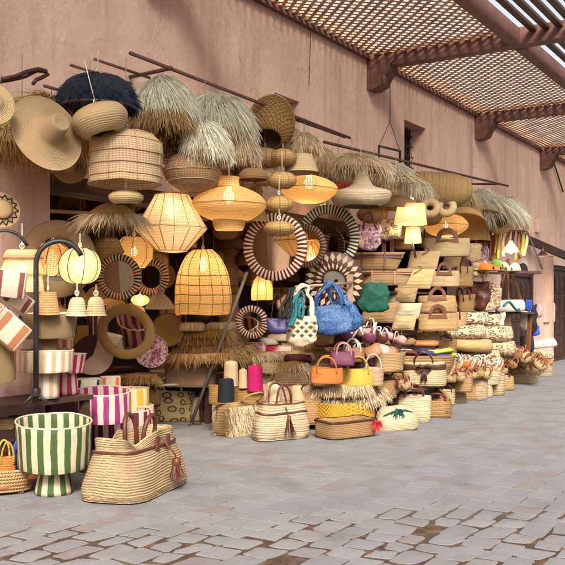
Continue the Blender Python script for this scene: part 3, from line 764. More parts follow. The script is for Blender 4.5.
def shaggy(px, yt, yb, w, Y, mat, fib, label, n=2000, L=.62, sweep=(0, 0), rim=300, rimfib='fib_brown', rimL=.5, cord=None, flat=1.0, wid=.0065, rx=0, ry=0, up=.13):
    p = at(px, yb, Y); R, H = w*p.m/2*.86, (yb-yt)*p.m*.92
    t = thing('raffia_shade', label, 'lamp shade', p.loc, 0, None, rx, ry)
    mb = MB(); mb.lathe([(R*.93*math.sin(q*PI/20)+1e-4, H*.93*math.cos(q*PI/20)) for q in range(10, -1, -1)], 36); mb.build('dome', mat, t)
    mb = MB()
    for i in range(n):
        a = RND.uniform(0, 2*PI); q = RND.random()**.72; tt = q*PI/2
        s, c = math.sin(tt), math.cos(tt)
        pos = (R*s*math.cos(a), R*s*math.sin(a), H*c)
        d = Vector((R*c*math.cos(a), R*c*math.sin(a), -H*s)); d.normalize()
        nrm = Vector((math.cos(a)*s, math.sin(a)*s, c*1.1))
        d = d + nrm*RND.uniform(.02, up*2) + Vector((sweep[0], sweep[1], 0)) + Vector((RND.gauss(0, .16), RND.gauss(0, .16), RND.gauss(0, .08)))
        mb.strand(pos, d, R*L*RND.uniform(.6, 1.25), .42*flat, wid, 3)
    mb.build('fringe', fib, t)
    if rim:
        mb = MB()
        for i in range(rim):
            a = RND.uniform(0, 2*PI); rr = R*RND.uniform(.55, .98)
            mb.strand((rr*math.cos(a), rr*math.sin(a), H*.06), (math.cos(a)*.6+RND.gauss(0, .3), math.sin(a)*.6+RND.gauss(0, .3), -1), R*rimL*RND.uniform(.5, 1.3), .2, wid*1.1, 3)
        mb.build('hanging_strands', rimfib, t)
    zc = cord if cord is not None else max(.05, RZ-.05-p.z-H)
    if zc > 0: mb = MB(); mb.tube([(0, 0, H*.98), (0, 0, H+zc)], .004, 5); mb.build('cord', 'cord', t)
    return t
def disc_hat(px, py, w, Y, tilt, yaw, prof, mat, label, name='straw_hat', cat='hat', trim=None, fringe=None, n=500):
    """a wide round straw piece hung face-on: its axis leans towards the street"""
    p = at(px, py, Y); R = w*p.m/2
    t = thing(name, label, cat, p.loc, p.face+yaw, None, PI/2-tilt)
    mb = MB(); mb.lathe([(R*a, R*b) for a, b in prof], 56, jit=.003); mb.lathe([(R*a*.99, R*b-.008) for a, b in prof], 40, flip=True); mb.build('woven_body', mat, t)
    if trim:
        mb = MB(); mb.lathe([(R*trim[0]*.96, R*trim[1]), (R*trim[0]*1.0, R*trim[1]+.012), (R*trim[0]*1.04, R*trim[1])], 48); mb.build('trim', trim[2], t)
    if fringe:
        mb = MB()
        for i in range(n):
            a = RND.uniform(0, 2*PI); mb.strand((R*.95*math.cos(a), R*.95*math.sin(a), -.01), (math.cos(a)+RND.gauss(0, .2), math.sin(a)+RND.gauss(0, .2), RND.gauss(-.1, .2)), R*.4*RND.uniform(.4, 1.3), 0, .006)
        mb.build('fringe', fringe, t)
    return t
def mirror(px, py, w, Y, frame, nst, label, inner=.72, tilt=.12, yaw=0.0, sx=1.0, petals=0, edge=None):
    p = at(px, py, Y); R = w*p.m/2
    t = thing('round_mirror', label, 'mirror', p.loc, p.face+yaw, None, PI/2-tilt); t.scale = (sx, 1, 1)
    mb = MB(); mb.lathe([(R*inner, 0), (R*inner, .018), (R*(inner+.03), .028), (R*.97, .026), (R, .016), (R, -.012), (R*inner, -.012)], 72, us=nst); mb.build('frame', frame, t)
    mb = MB(); mb.lathe([(R*inner*1.01, .006), (.001, .006)], 48); mb.build('glass', 'mirror', t, False)
    if edge:
        mb = MB()
        for rr in (R*1.0, R*inner): mb.tube([(rr*math.cos(2*PI*k/56), rr*math.sin(2*PI*k/56), .016) for k in range(56)], .009, 5, closed=True)
        mb.build('rim', edge, t)
    return t
def drum(px, yt, yb, w, Y, mat, nst, label, foot=None, taper=1.0, name='striped_basket', cat='basket', tiltx=0, tilty=0, loc=None, th=.008, slant=0, group=None, btilt=0.0):
    """open round fabric basket; foot = (height in px, width top px, width bottom px, material, stripes)"""
    p = at(px, yb, Y) if loc is None else loc
    R, H = w*p.m/2, (yb-yt)*p.m
    t = thing(name, label, cat, p.loc, p.face, group, tiltx, tilty)
    z0 = 0
    if foot:
        fh, ft, fb, fm, fs = foot; z0 = fh*p.m; H = H-z0
        mb = MB(); mb.lathe([(.01, .001), (fb*p.m/2, .001), (fb*p.m/2*.985, z0*.15), (ft*p.m/2*1.01, z0*.8), (ft*p.m/2, z0)], 40, us=fs); mb.build('foot', fm, t)
    Rb = R*taper
    mb = MB(); pr = [(.01, z0), (Rb*.99, z0), (Rb, z0+.004)] + [(Rb+(R-Rb)*k/6*1.0, z0+.004+(H-.004)*k/6) for k in range(1, 7)]
    pr += [(R-th*.5, z0+H+.004), (R-th, z0+H)] + [(R-th+(Rb-R)*k/5, z0+H-(H-.02)*k/5) for k in range(1, 6)] + [(.01, z0+.02)]
    sd = RND.uniform(1, 60)
    mb.lathe(pr, 56, us=nst, jit=.002); mb.wobble(.012, sd, 2.5)
    def lean(b):
        c, s = math.cos(btilt), math.sin(btilt); b.v = [(x, y*c-(z-z0)*s, z0+y*s+(z-z0)*c) for x, y, z in b.v]
    lean(mb); mb.build('bowl', mat, t)
    mb = MB(); mb.tube([((R-th*.5)*math.cos(2*PI*k/48), (R-th*.5)*math.sin(2*PI*k/48), z0+H) for k in range(48)], .0065, 6, closed=True); mb.wobble(.012, sd, 2.5); lean(mb); mb.build('rim', 'cream', t)
    return t
def tote(px, yb, w, h, Y, mat, label, depth=.45, top=(1.0, .85), power=3.6, handle=None, trim=(), tassel=None, name='straw_bag', cat='bag', rz=None, loc=None, coil=0, group=None, open_top=True, fill=None, sag=0.0, rx=0.0, ry=0.0, hy=(1, -1), bulge=.04):
    """woven carrier; w, h in photo pixels; handle=(kind, width, height, material, radius)"""
    p = (at(px, yb, Y) if loc is None else loc)
    wd, H = w*p.m, h*p.m; D = wd*depth
    t = thing(name, label, cat, p.loc, p.face if rz is None else rz, group, rx, ry)
    rx_, ry_ = wd/2, D/2
    prof = [(0.004, rx_*.955, ry_*.90), (H*.12, rx_*(1+bulge*.6), ry_*(1+bulge)), (H*.4, rx_*(1+bulge), ry_*(1.0+bulge)), (H*.75, rx_*(.5+.5*top[0]+bulge*.3), ry_*(.5+.5*top[1]+bulge*.3)), (H, rx_*top[0], ry_*top[1])]
    rows = coil or 8
    secs = coil_secs(prof, rows, .0055 if coil else 0.0, 4 if coil else 2)
    if sag:
        secs = [(z, a, b) for z, a, b in secs]
    mb = MB(); n = 72 if coil else 40
    mb.loft(secs, n, power, jit=.006 if coil else .004)
    a, b = secs[-1][1], secs[-1][2]; e = min(.012, b*.3)
    inn = [(H, a, b), (H+.006, a-e*.5, b-e*.5), (H-.002, a-e, b-e), (H*.55, a-e*1.5, b-e*1.5)] if open_top else [(H, a, b), (H+.008, a*.8, b*.6), (H+.01, a*.1, b*.1)]
    mb.loft(inn, n, power, base=False)
    if open_top:
        o = len(mb.v)-n; mb.f.append([o+k for k in range(n)]); mb.u.append([(0, 0)]*n)
    if sag:
        mb.v = [(x, y, z - sag*H*max(0, z/H-.6)*(1-(x/rx_)**2)*1.6) for x, y, z in mb.v]
    sd = RND.uniform(1, 60); am = min(.030, H*.09)
    mb.wobble(am, sd); mb.build('body', mat, t)
    for zf, tm, wid in trim:
        k = min(range(len(secs)), key=lambda i: abs(secs[i][0]-zf*H)); z, ra, rb = secs[k]
        mb = MB(); mb.loft([(z-wid, ra+.006, rb+.006), (z-wid*.5, ra+.011, rb+.011), (z+wid*.5, ra+.010, rb+.010), (z+wid, ra+.004, rb+.004)], 48, power, base=False); mb.wobble(am, sd); mb.build('trim', tm, t)
    if handle:
        kind, hw, hh, hm, hr = handle; hw *= wd; hh *= H
        ys = (-b*.92, b*.92) if kind != 'single' else (0,)
        for s in ys:
            mb = MB()
            if kind in ('loop', 'single'):
                mb.tube(arc(hw, hh, 14, s, s*.5+RND.uniform(-.02, .02), H*.98, RND.uniform(-.02, .02), leg=min(.10, H*.3)), hr, 6)
            elif kind == 'flop':
                mb.tube([(x, y+(s*1.5+math.copysign(.03, s))*math.sin(k/14*PI), max(H*.5, z-hh*.35*math.sin(k/14*PI)**2)) for k, (x, y, z) in enumerate(arc(hw, hh, 14, s, 0, H*.98))], hr, 6)
            elif kind == 'board':
                n2 = 18; yo = s*1.0+math.copysign(.006, s)
                def ringp(rw, rh, zz, y): return [(rw*math.cos(PI*k/n2), y, H*.86+zz+rh*math.sin(PI*k/n2)) for k in range(n2+1)]
                o1, i1 = ringp(hw/2, hh, 0, 0), ringp(hw/2*.62, hh*.62, hh*.14, 0)
                for yy, fl in ((yo-.009, False), (yo+.009, True)):
                    mb.grid([[(x, yy, z) for x, _, z in o1], [(x, yy, z) for x, _, z in i1]], lambda i, j: (j*.01, i*.05), closed=False, flip=not fl)
                    q = [(hw/2, yy, H*.86), (-hw/2, yy, H*.86), (-hw/2*.62, yy, H*.86+hh*.14), (hw/2*.62, yy, H*.86+hh*.14)]; mb.poly(q if not fl else q[::-1])
                    q = [(-hw*.54, yy, H*.70), (hw*.54, yy, H*.70), (hw/2, yy, H*.86), (-hw/2, yy, H*.86)]; mb.poly(q)
                for ring in (o1, i1): mb.grid([[(x, yo-.009, z) for x, _, z in ring], [(x, yo+.009, z) for x, _, z in ring]], lambda i, j: (j*.01, i*.02), closed=False)
            mb.wobble(am, sd); mb.build('handle', hm, t)
    if tassel:
        mb = MB(); tz = H*.62; ty = -(secs[int(len(secs)*.62)][2]+.02)
        L = .17 if H > .3 else .11
        mb.tube([(0, -b-.01, H*.9), (.005, ty-.012, tz+.02), (.006, ty-.014, tz)], .006, 6)
        mb.lathe([(.006, .02), (.02, .012), (.022, -.02)], 10, z0=tz, cx=.006, cy=ty-.014)
        for k in range(70):
            q = 2*PI*k/70; mb.strand((.006+.016*math.cos(q), ty-.014+.016*math.sin(q), tz-.01), (.22*math.cos(q)+RND.gauss(0, .05), .22*math.sin(q)-.05, -1), L*RND.uniform(.85, 1.1), .05, .008, 3)
        mb.build('tassel', tassel, t)
    return t
def clutch(px, py, w, h, Y, mat, label, shape='flat', yaw=0.0, roll=0.0, lean=-.15, trim=None, cordloop=False, name='straw_clutch', cat='clutch bag', t_=.035, puff=.03, rx=None):
    p = at(px, py, Y); a, b = w*p.m/2, h*p.m/2
    t = thing(name, label, cat, (p.x, p.y, p.z-b), p.face+yaw, None, lean if rx is None else rx, roll)
    if shape == 'flat': pts = [(-a, .06*b), (-a*.97, 0), (a*.97, .0), (a, .06*b), (a*.97, 2*b), (-a*.97, 2*b)]
    elif shape == 'para': pts = [(-a, 0), (a*.74, 0), (a, 2*b), (-a*.74, 2*b)]
    elif shape == 'boat': pts = [(-a*.72, 0), (a*.72, 0), (a*.86, b), (a, 2*b), (-a, 2*b), (-a*.86, b)]
    else: pts = [(a*math.cos(k*PI/10), b+b*math.sin(k*PI/10)) for k in range(20)]
    # resample edges
    q = []
    for i in range(len(pts)):
        (x0, z0), (x1, z1) = pts[i], pts[(i+1) % len(pts)]
        for k in range(4): q.append((x0+(x1-x0)*k/4, z0+(z1-z0)*k/4))
    mb = MB(); mb.slab(q, t_, puff); mb.build('body', mat, t)
    if trim:
        mb = MB()
        for zf in (1.35, 1.62):
            mb.box(-a*.93, a*.93, -t_/2-puff*.9-.006, -t_/2-puff*.9+.004, b*zf-.010, b*zf+.010)
        for xf in (-.4, .35):
            mb.box(a*xf-.012, a*xf+.012, -t_/2-puff*.9-.012, -t_/2-puff*.9-.006, b*.1, b*1.9)
        mb.build('strap', trim, t)
    if cordloop:
        mb = MB(); mb.tube([(a*.1+.05*math.sin(k*.5), -t_/2-puff-.015, b*1.9-k*.012+.05) for k in range(10)], .006, 5); mb.build('cord_loop', 'leather_dark', t)
    return t
def cloth_bag(px, yt, yb, w, Y, mat, label, strap=None, straph=20, name='hanging_bag', yaw=0, roll=0, fat=.25, strapw=.02, flare=1.15, pw=2.6, lean=0):
    p = at(px, yb, Y); a, H = w*p.m/2, (yb-yt)*p.m
    t = thing(name, label, 'bag', p.loc, p.face+yaw, None, lean, roll)
    secs = []
    for k in range(13):
        q = k/12; env = (1-(1-q*1.0)**3) if q < .5 else 1.0
        env = max(.18, min(1, (q/.22)**.5)) if q < .22 else 1 - (q-.22)*(1-1/flare)
        thick = fat*(1-q*.75)*(env)
        secs.append((q*H, a*env, a*thick+.008))
    mb = MB(); mb.loft(secs, 40, pw, jit=.02); o = len(mb.v)-40; mb.f.append([o+k for k in range(40)]); mb.u.append([(0, 0)]*40)
    sd = RND.uniform(1, 60); am = min(.055, H*.16); mb.floor = False; mb.wobble(am, sd, 7.0); mb.build('body', mat, t)
    if strap:
        for s in (-1, 1):
            mb = MB(); hh = straph*p.m
            P = arc(a*1.1, hh, 16, s*.02, s*.01, H*.96, leg=.04)
            rows = [[(x, y-strapw*.1, z), (x+(strapw if x < 0 else -strapw)*1.0, y+strapw*.1, z-strapw*.5)] for x, y, z in P]
            mb.tube(P, strapw*.5, 6)
            mb.floor = False; mb.wobble(am, sd, 7.0); mb.build('strap', strap, t)
    return t
def yarn(px, yt, yb, w, Y, mat, label, loc=None, group=None):
    p = at(px, yb, Y) if loc is None else loc; R, H = w*p.m/2, (yb-yt)*p.m
    t = thing('yarn_cone', label, 'yarn', p.loc, 0, group)
    mb = MB(); mb.lathe(smoothp([(.01, .002), (R*.96, .004), (R, H*.05), (R*.95, H*.5), (R*.90, H*.88), (R*.74, H*.97), (R*.3, H), (.02, H*.985)]), 28); mb.build('wound_yarn', mat, t)
    mb = MB(); mb.lathe([(.022, H*.9), (.022, H+.012), (.012, H+.012), (.012, H*.9)], 12); mb.build('core', 'leather_tan', t)
    return t
def cushion(px, yt, yb, w, Y, mat, label, fringe=None, depth=.7, name='floor_cushion', cat='cushion', n=500, loc=None, rz=None, roll=0.0, rx=0.0, L=.10):
    """flat stacked piece with a fringed edge"""
    p = at(px, yb, Y) if loc is None else loc; a, H = w*p.m/2, (yb-yt)*p.m; b = a*depth
    t = thing(name, label, cat, p.loc, p.face if rz is None else rz, None, rx, roll)
    mb = MB(); mb.loft([(0.002, a*.9, b*.9), (H*.25, a, b), (H*.7, a*.98, b*.98), (H*.95, a*.86, b*.86), (H, a*.4, b*.4), (H*1.0, a*.02, b*.02)], 44, 3.2, jit=.012); mb.wobble(min(.03, H*.3), RND.uniform(1, 60), 4.0); mb.build('pad', mat, t)
    if fringe:
        mb = MB()
        for k in range(n):
            q = 2*PI*k/n; c, s = math.cos(q), math.sin(q)
            x, y = a*.93*math.copysign(abs(c)**.62, c), b*.93*math.copysign(abs(s)**.62, s)
            mb.strand((x, y, H*RND.uniform(.55, .95)), (c+RND.gauss(0, .35), s+RND.gauss(0, .35), RND.gauss(.0, .3)), L*RND.uniform(.5, 1.3), .9, .010, 3)
        mb.build('fringe', fringe, t)
    return t
def stripebox(px, yc, w, h, Y, mat, label, nst=7, roll=0.0, yaw=0.3, pitch=0.0, depth=.8):
    p = at(px, yc, Y); a, b = w*p.m/2, h*p.m/2
    t = thing('striped_box', label, 'box', (p.x, p.y, p.z), p.face+yaw, None, pitch, roll)
    mb = MB(); mb.loft([(-b, a*.97, a*depth*.97), (-b*.97, a, a*depth), (b*.97, a, a*depth), (b, a*.985, a*depth*.985)], 40, 14, us=nst*4); mb.build('sides', mat, t)
    mb = MB(); mb.loft([(b, a*.98, a*depth*.98), (b+.008, a*.97, a*depth*.97), (b+.009, a*.02, a*.02)], 40, 14, us=nst); mb.build('lid', 'white', t)
    return t

# ------------------------------------------------------------------ hidden carcass of the stall: dark counters and steps
def stand(x0, x1, y0, y1, z, label, name='display_counter', panel=True):
    t = thing(name, label, 'counter', ((x0+x1)/2, (y0+y1)/2, 0)); w, d = (x1-x0)/2, (y1-y0)/2
    mb = MB(); mb.box(-w, w, -d, d, z-.035, z); mb.build('top', 'darkwood', t, False)
    for sx in (-1, 1):
        for sy in (-1, 1):
            mb = MB(); mb.box(sx*(w-.05)-.03, sx*(w-.05)+.03, sy*(d-.05)-.03, sy*(d-.05)+.03, .0, z-.036); mb.build('leg', 'darkwood', t, False)
    if panel: mb = MB(); mb.box(-w+.09, w-.09, -d+.06, -d+.08, .02, z-.04); mb.build('front_panel', 'darkwood', t, False)
    else: mb = MB(); mb.box(-w+.09, w-.09, -d+.06, d-.06, .24, .27); mb.build('shelf', 'darkwood', t, False)
    return t

# ================================================================== upper row: shades hung from the rods
HATP = [(1.0, 0), (.85, .035), (.6, .075), (.42, .11), (.36, .17), (.31, .34), (.26, .55), (.20, .66), (.10, .70), (.01, .70)]
FLATP = [(1.0, 0), (.8, .05), (.5, .10), (.42, .20), (.34, .28), (.15, .32), (.01, .32)]
shaggy(50, 96, 128, 92, 5.25, 'straw_gold', 'fib_gold', 'shaggy golden raffia shade behind the big sombrero at the left', n=1700, L=.75, rim=900, rimL=.95, cord=0, up=.35)
shaggy(8, 128, 146, 56, 5.2, 'straw_gold', 'fib_brown', 'brown raffia fringe hanging low at the left edge under the sombrero', n=800, L=.7, rim=500, rimL=.6, cord=0)
disc_hat(-8, 103, 46, 4.75, .25, .25, FLATP, 'straw_fine', 'wide straw hat cut off by the left edge of the photo')
disc_hat(47, 133, 80, 4.75, .28, .55, [(1.0, 0), (.93, -.02), (.75, .02), (.5, .07), (.40, .12), (.36, .18), (.31, .38), (.255, .62), (.235, .68), (.21, .70), (.17, .685), (.01, .68)], 'straw_fine', 'big pale sombrero shaped straw shade with a blunt cone crown', name='straw_lantern', cat='lamp shade')
mb = MB(); p0 = at(4, 82, 5.0); P = [at(x, y, 5.1).loc for x, y in ((2, 79), (14, 77), (26, 72), (38, 69), (46, 71), (48, 74), (43, 77), (36, 80), (33, 84))]
mb.tube(P, .016, 6); mb.tube([at(x, y, 5.12).loc for x, y in ((0, 82), (12, 80), (25, 77), (37, 71), (46, 72))], .012, 6); solo(mb, 'leather_strap', 'leather_dark', 'dark leather strap loop lying on top of the shaggy gold shade', 'strap')
shaggy(90, 84, 106, 72, 5.0, 'straw_white', 'fib_white', 'white raffia shade mostly hidden behind the navy one', n=900, L=.5, rim=200)
# navy dome
t = pendant('navy_dome_shade', 98, 75, 109, 78, 4.75, P_DOME, 'navy', 'big navy blue raffia dome shade, dark inside, at upper left')
R, H = 39*at(98, 109, 4.75).m, 34*at(98, 109, 4.75).m
mb = MB()
for i in range(2600):
    a = RND.uniform(0, 2*PI); tt = RND.random()**.6*PI/2; s, c = math.sin(tt), math.cos(tt)
    mb.strand((R*s*math.cos(a), R*s*math.sin(a), H*c), (math.cos(a)*c+RND.gauss(0, .5)+s*math.cos(a)*.25, math.sin(a)*c+RND.gauss(0, .5)+s*math.sin(a)*.25, -s*.6+.25*c), .06*RND.uniform(.5, 1.4), .1, .006, 2)
mb.build('pile', 'fib_navy', t)
mb = MB(); mb.tube([(R*math.cos(2*PI*k/48), R*math.sin(2*PI*k/48), 0) for k in range(48)], .012, 6, closed=True); mb.build('rim', 'leather_dark', t)
pendant('donut_shade', 103, 105, 132, 58, 4.5, [(.42, 0), (.52, -.12), (.80, .05), (1.0, .35), (.98, .60), (.80, .85), (.50, .98), (.10, 1)], 'straw_pale', 'flattened golden straw bun shaped shade below the navy dome', rx=.22, ry=.14, cord=.35)
pendant('drum_lantern', 126, 131, 184, 74, 4.55, P_DRUM, 'net_white', 'large cream drum lantern with four hooped bands', smooth=False, hoops=(0, .12, .32, .54, .78, .93), ribs=8, cord=.55)
shaggy(163, 74, 114, 68, 4.85, 'straw_tan', 'fib_white', 'bushy white raffia shade right of the navy dome, highest of the white ones', n=3600, L=.5, sweep=(.40, -.1), rim=1300, rimL=.8)
shaggy(217, 92, 128, 78, 4.95, 'straw_tan', 'fib_white', 'long white raffia shade hung along the iron rod', n=3600, L=.5, sweep=(.45, 0), rim=700)
shaggy(205, 119, 152, 54, 4.6, 'straw_tan', 'fib_white', 'small white raffia mop shade above the tan oval lantern', n=3000, L=.5, sweep=(.4, -.05), rim=500)
shaggy(240, 131, 158, 42, 4.75, 'straw_tan', 'fib_cream', 'smallest yellow white raffia mop shade next to the net basket', n=2400, L=.5, sweep=(.4, 0), rim=400)
shaggy(150, 108, 124, 62, 5.15, 'straw_tan', 'fib_gold', 'brown gold raffia underlayer between the drum lantern and white mop', n=900, L=.6, rim=900, rimL=1.0)
shaggy(228, 150, 166, 60, 5.2, 'straw_gold', 'fib_gold', 'gold raffia skirt under the two small white mops', n=900, L=.6, rim=700, rimL=.8)
# open net basket hung on its side
p = at(271, 122, 4.75); m = p.m
t = thing('net_basket', 'open string net basket hanging mouth up beside the small window', 'basket', p.loc, .4, None, 0, rad(40))
mb = MB(); PR = [(.5*26*m, -26*m), (.95*24*m, -14*m), (24*m, 0), (21*m, 14*m), (15*m, 24*m)]
for a0 in range(28):
    for sgn in (1, -1):
        mb.tube([(r*math.cos(2*PI*a0/28+sgn*i*.16), r*math.sin(2*PI*a0/28+sgn*i*.16), z) for i, (r, z) in enumerate(smoothp(PR, 3))], .0065, 4)
mb.build('netting', 'straw_gold', t)
mb = MB(); mb.lathe([(r*.97, z) for r, z in smoothp(PR, 3)], 36); mb.build('lining', 'weave_dark', t)
mb = MB(); r, z = PR[-1]; mb.tube([(r*math.cos(2*PI*k/30), r*math.sin(2*PI*k/30), z) for k in range(30)], .012, 6, closed=True); mb.build('rim', 'straw_pale', t)
pendant('net_lantern', 272, 134, 150, 40, 4.9, P_TRUNC, 'weave_dark', 'brown open straw cone between the net basket and cream cap', smooth=False)
shaggy(304, 131, 152, 40, 4.7, 'straw_pale', 'fib_cream', 'cream straw cap shade with a short ragged fringe', n=1100, L=.35, rim=300, rimL=.25)
shaggy(352, 155, 170, 82, 4.75, 'straw_pale', 'fib_cream', 'broad flat straw disc shade with pale fringe on top', n=1500, L=.38, rim=200, rimL=.2, flat=.6, up=.3)
pendant('blimp_lantern', 192, 152, 193, 58, 4.75, P_OVAL, 'net_tan', 'rounded tan net lantern with thin ribs above the lit saucer', ribs=5, hoops=(.27, .5, .73), cord=.3, rib_mat='straw_pale')
pendant('blimp_lantern', 214, 164, 194, 40, 5.1, P_OVAL, 'net_tan', 'second tan net lantern peeping out behind the first', ribs=6, hoops=(.5,))
# lit saucer lanterns
t = pendant('saucer_lantern', 229, 187, 223, 74, 4.6, P_UFO, 'net_gold', 'wide lit golden saucer lantern with a short neck', ribs=0, hoops=(.5,), lit=4.5, cord=.3, bulb_z=.72, br=.05)
m = at(229, 223, 4.6).m
mb = MB(); mb.lathe([(11*m, 35*m), (10*m, 41*m), (10.5*m, 46*m)], 24); mb.build('neck', 'net_gold', t)
mb = MB(); mb.lathe([(14*m, -7*m), (16*m, -2*m), (17*m, 3*m)], 28); mb.build('lower_tier', 'net_gold', t)
pendant('saucer_lantern', 309, 176, 203, 56, 4.7, P_UFO, 'net_gold', 'lit golden saucer lantern between the oval string and the trumpet shade', hoops=(.5,), lit=4.5, cord=.3, bulb_z=.75, br=.055)
pendant('mushroom_lantern', 253, 168, 180, 29, 4.55, [(.9, 0), (1, .25), (.9, .6), (.6, .9), (.1, 1)], 'straw_tan', 'small brown mushroom cap shade on a short stem above the lit saucer', cord=.5)
for px, yt, yb, w, Y, lab in ((265, 148, 168, 34, 4.8, 'oval gold lantern highest and leftmost of the cluster'), (283, 149, 166, 27, 4.6, 'small oval lantern at the head of the hanging string'),
        (282, 172, 189, 29, 4.5, 'small oval lantern second in the hanging string'), (279, 196, 213, 28, 4.45, 'small oval lantern third in the hanging string'), (279, 221, 236, 31, 4.4, 'lowest small oval lantern in front of the maroon mirror'),
        (264, 170, 186, 24, 4.8, 'oval brown lantern behind the hanging string'), (254, 160, 172, 26, 4.95, 'flat oval lantern tucked under the white mops')):
    pendant('oval_lantern', px, yt, yb, w, Y, P_OVAL, 'net_gold' if w != 34 else 'net_tan', lab, ribs=9, cord=.20, rib_mat='straw_gold', group='small oval lanterns')
pendant('cone_lantern', 301, 155, 173, 36, 4.55, [(1, 0), (.90, .3), (.72, .75), (.62, 1), (.05, 1.02)], 'straw_pale', 'cream straw bowl shade with a dark hollow underside', cord=.2, smooth=False)
pendant('little_shade', 325, 205, 219, 15, 5.3, P_TRUNC, 'net_white', 'tiny lit square shade behind the green striped mirror', smooth=False, lit=5, cord=.3)
pendant('bucket_shade', 253, 205, 222, 30, 5.2, P_TRUNC, 'net_gold', 'dim golden shade hanging behind the oval lantern string', smooth=False)
# trumpet shade
pendant('trumpet_shade', 361, 168, 206, 60, 4.55, [(.62, 0), (.90, .10), (1.0, .26), (.96, .36), (.60, .46), (.36, .56), (.26, .74), (.22, .90), (.30, 1)], 'straw_white', 'wide cream trumpet shade with a flared brim and tall neck', cord=.25)
pendant('trumpet_shade', 396, 175, 209, 40, 4.85, [(.9, 0), (1.0, .16), (.8, .30), (.40, .40), (.26, .55), (.2, .8), (.24, 1)], 'weave_dark', 'brown trumpet shade under the wire umbrella', cord=.2)
# wire umbrella shade
p = at(398, 186, 4.6); t = thing('wire_umbrella_shade', 'drooping bare rattan umbrella shade under the iron bracket', 'lamp shade', p.loc); m = p.m
mb = MB()
for k in range(44):
    a = 2*PI*k/44; R_ = 30*m*RND.uniform(.85, 1.1)
    mb.tube([(R_*q*math.cos(a), R_*q*math.sin(a), 13*m*(1-q**1.6)) for q in (.05, .3, .55, .8, 1)], .006, 4)
for q in (.25, .5, .75): mb.tube([(30*m*q*math.cos(2*PI*k/30), 30*m*q*math.sin(2*PI*k/30), 13*m*(1-q**1.6)) for k in range(30)], .006, 4, closed=True)
mb.build('rattan_ribs', 'straw_white', t)
mb = MB(); mb.tube([(0, 0, 12*m), (0, 0, 20*m)], .006, 5); mb.build('cord', 'cord', t)
# long blimp, horizontal
p = at(437, 189, 4.75); t = thing('long_lantern', 'long horizontal straw blimp lantern near the end of the rod', 'lamp shade', p.loc, p.face+.15, None, 0, rad(94)); m = p.m
mb = MB(); mb.lathe([(17*m*(1-abs(q)**3.2)**.5, q*36*m) for q in [k/16-1 for k in range(33)]], 40); mb.build('shade', 'net_gold', t)
mb = MB()
for q in (-.8, -.6, -.4, -.2, 0, .2, .4, .6, .8):
    r = 17*m*(1-abs(q)**3.2)**.5+.004; mb.tube([(r*math.cos(2*PI*k/30), r*math.sin(2*PI*k/30), q*36*m) for k in range(30)], .006, 4, closed=True)
mb.build('hoops', 'straw_pale', t)
shaggy(492, 196, 210, 52, 4.75, 'straw_pale', 'fib_white', 'white raffia spray at the far right end of the row', n=1500, L=.75, sweep=(.6, -.3), rim=300, flat=.7)
shaggy(512, 206, 220, 30, 4.7, 'straw_pale', 'fib_white', 'last small tuft of white raffia above the slipper rack', n=700, L=.8, sweep=(.7, -.3), rim=300, rimL=1.0)
for px, py, w, h, yaw, lab in ((464, 222, 46, 22, .5, 'shallow straw bowl shade tipped open, left of the pair'), (489, 216, 36, 22, .3, 'shallow straw bowl shade tipped open, right of the pair')):
    p = at(px, py, 4.75); m = p.m
    t = thing('bowl_shade', lab, 'lamp shade', p.loc, p.face+yaw, None, rad(155), rad(16))
    mb = MB(); PR = [(w/2*m*a, h*m*b) for a, b in smoothp([(.05, -.62), (.45, -.52), (.8, -.2), (1, .2)])]
    mb.lathe(PR, 36); mb.lathe([(r*.98, z+.01) for r, z in PR], 36, flip=True); mb.build('woven_body', 'net_gold' if px < 470 else 'straw_pale', t)
for px, py, lab in ((430, 208, 'rolled straw doughnut ring nearest the lit drum shade'), (446, 207, 'rolled straw doughnut ring further along the rod')):
    p = at(px, py, 4.6); t = thing('straw_ring', lab, 'straw ring', p.loc, p.face, None, rad(70))
    mb = MB(); r = 7*p.m; mb.tube([(r*math.cos(2*PI*k/24), r*math.sin(2*PI*k/24), 0) for k in range(24)], 4*p.m, 10, closed=True); mb.build('ring', 'straw_pale', t)
pendant('oval_lit_shade', 446, 214, 237, 44, 4.95, P_OVAL, 'net_gold', 'lit oval straw lantern behind the wooden handled tote', lit=6, hoops=(.5,), cord=.3)
pendant('lit_drum_shade', 411, 204, 224, 33, 4.65, [(1, 0), (.84, 1)], 'net_white', 'brightest lit cream shade hanging at middle right', smooth=False, lit=6, cord=.3, br=.075, bulb_z=.75)
t = pendant('tripod_lamp', 413, 227, 243, 17, 4.9, [(1, 0), (.82, 1)], 'net_white', 'small lit table lamp on a thin tripod above the straw boards', 'lamp', smooth=False, lit=3.5, cord=0)
m = at(413, 243, 4.9).m; mb = MB()
for k in range(3): mb.tube([(0, 0, 2*m), (5*m*math.cos(2.1*k), 5*m*math.sin(2.1*k), -15*m)], .008, 5)
mb.build('tripod', 'iron', t)

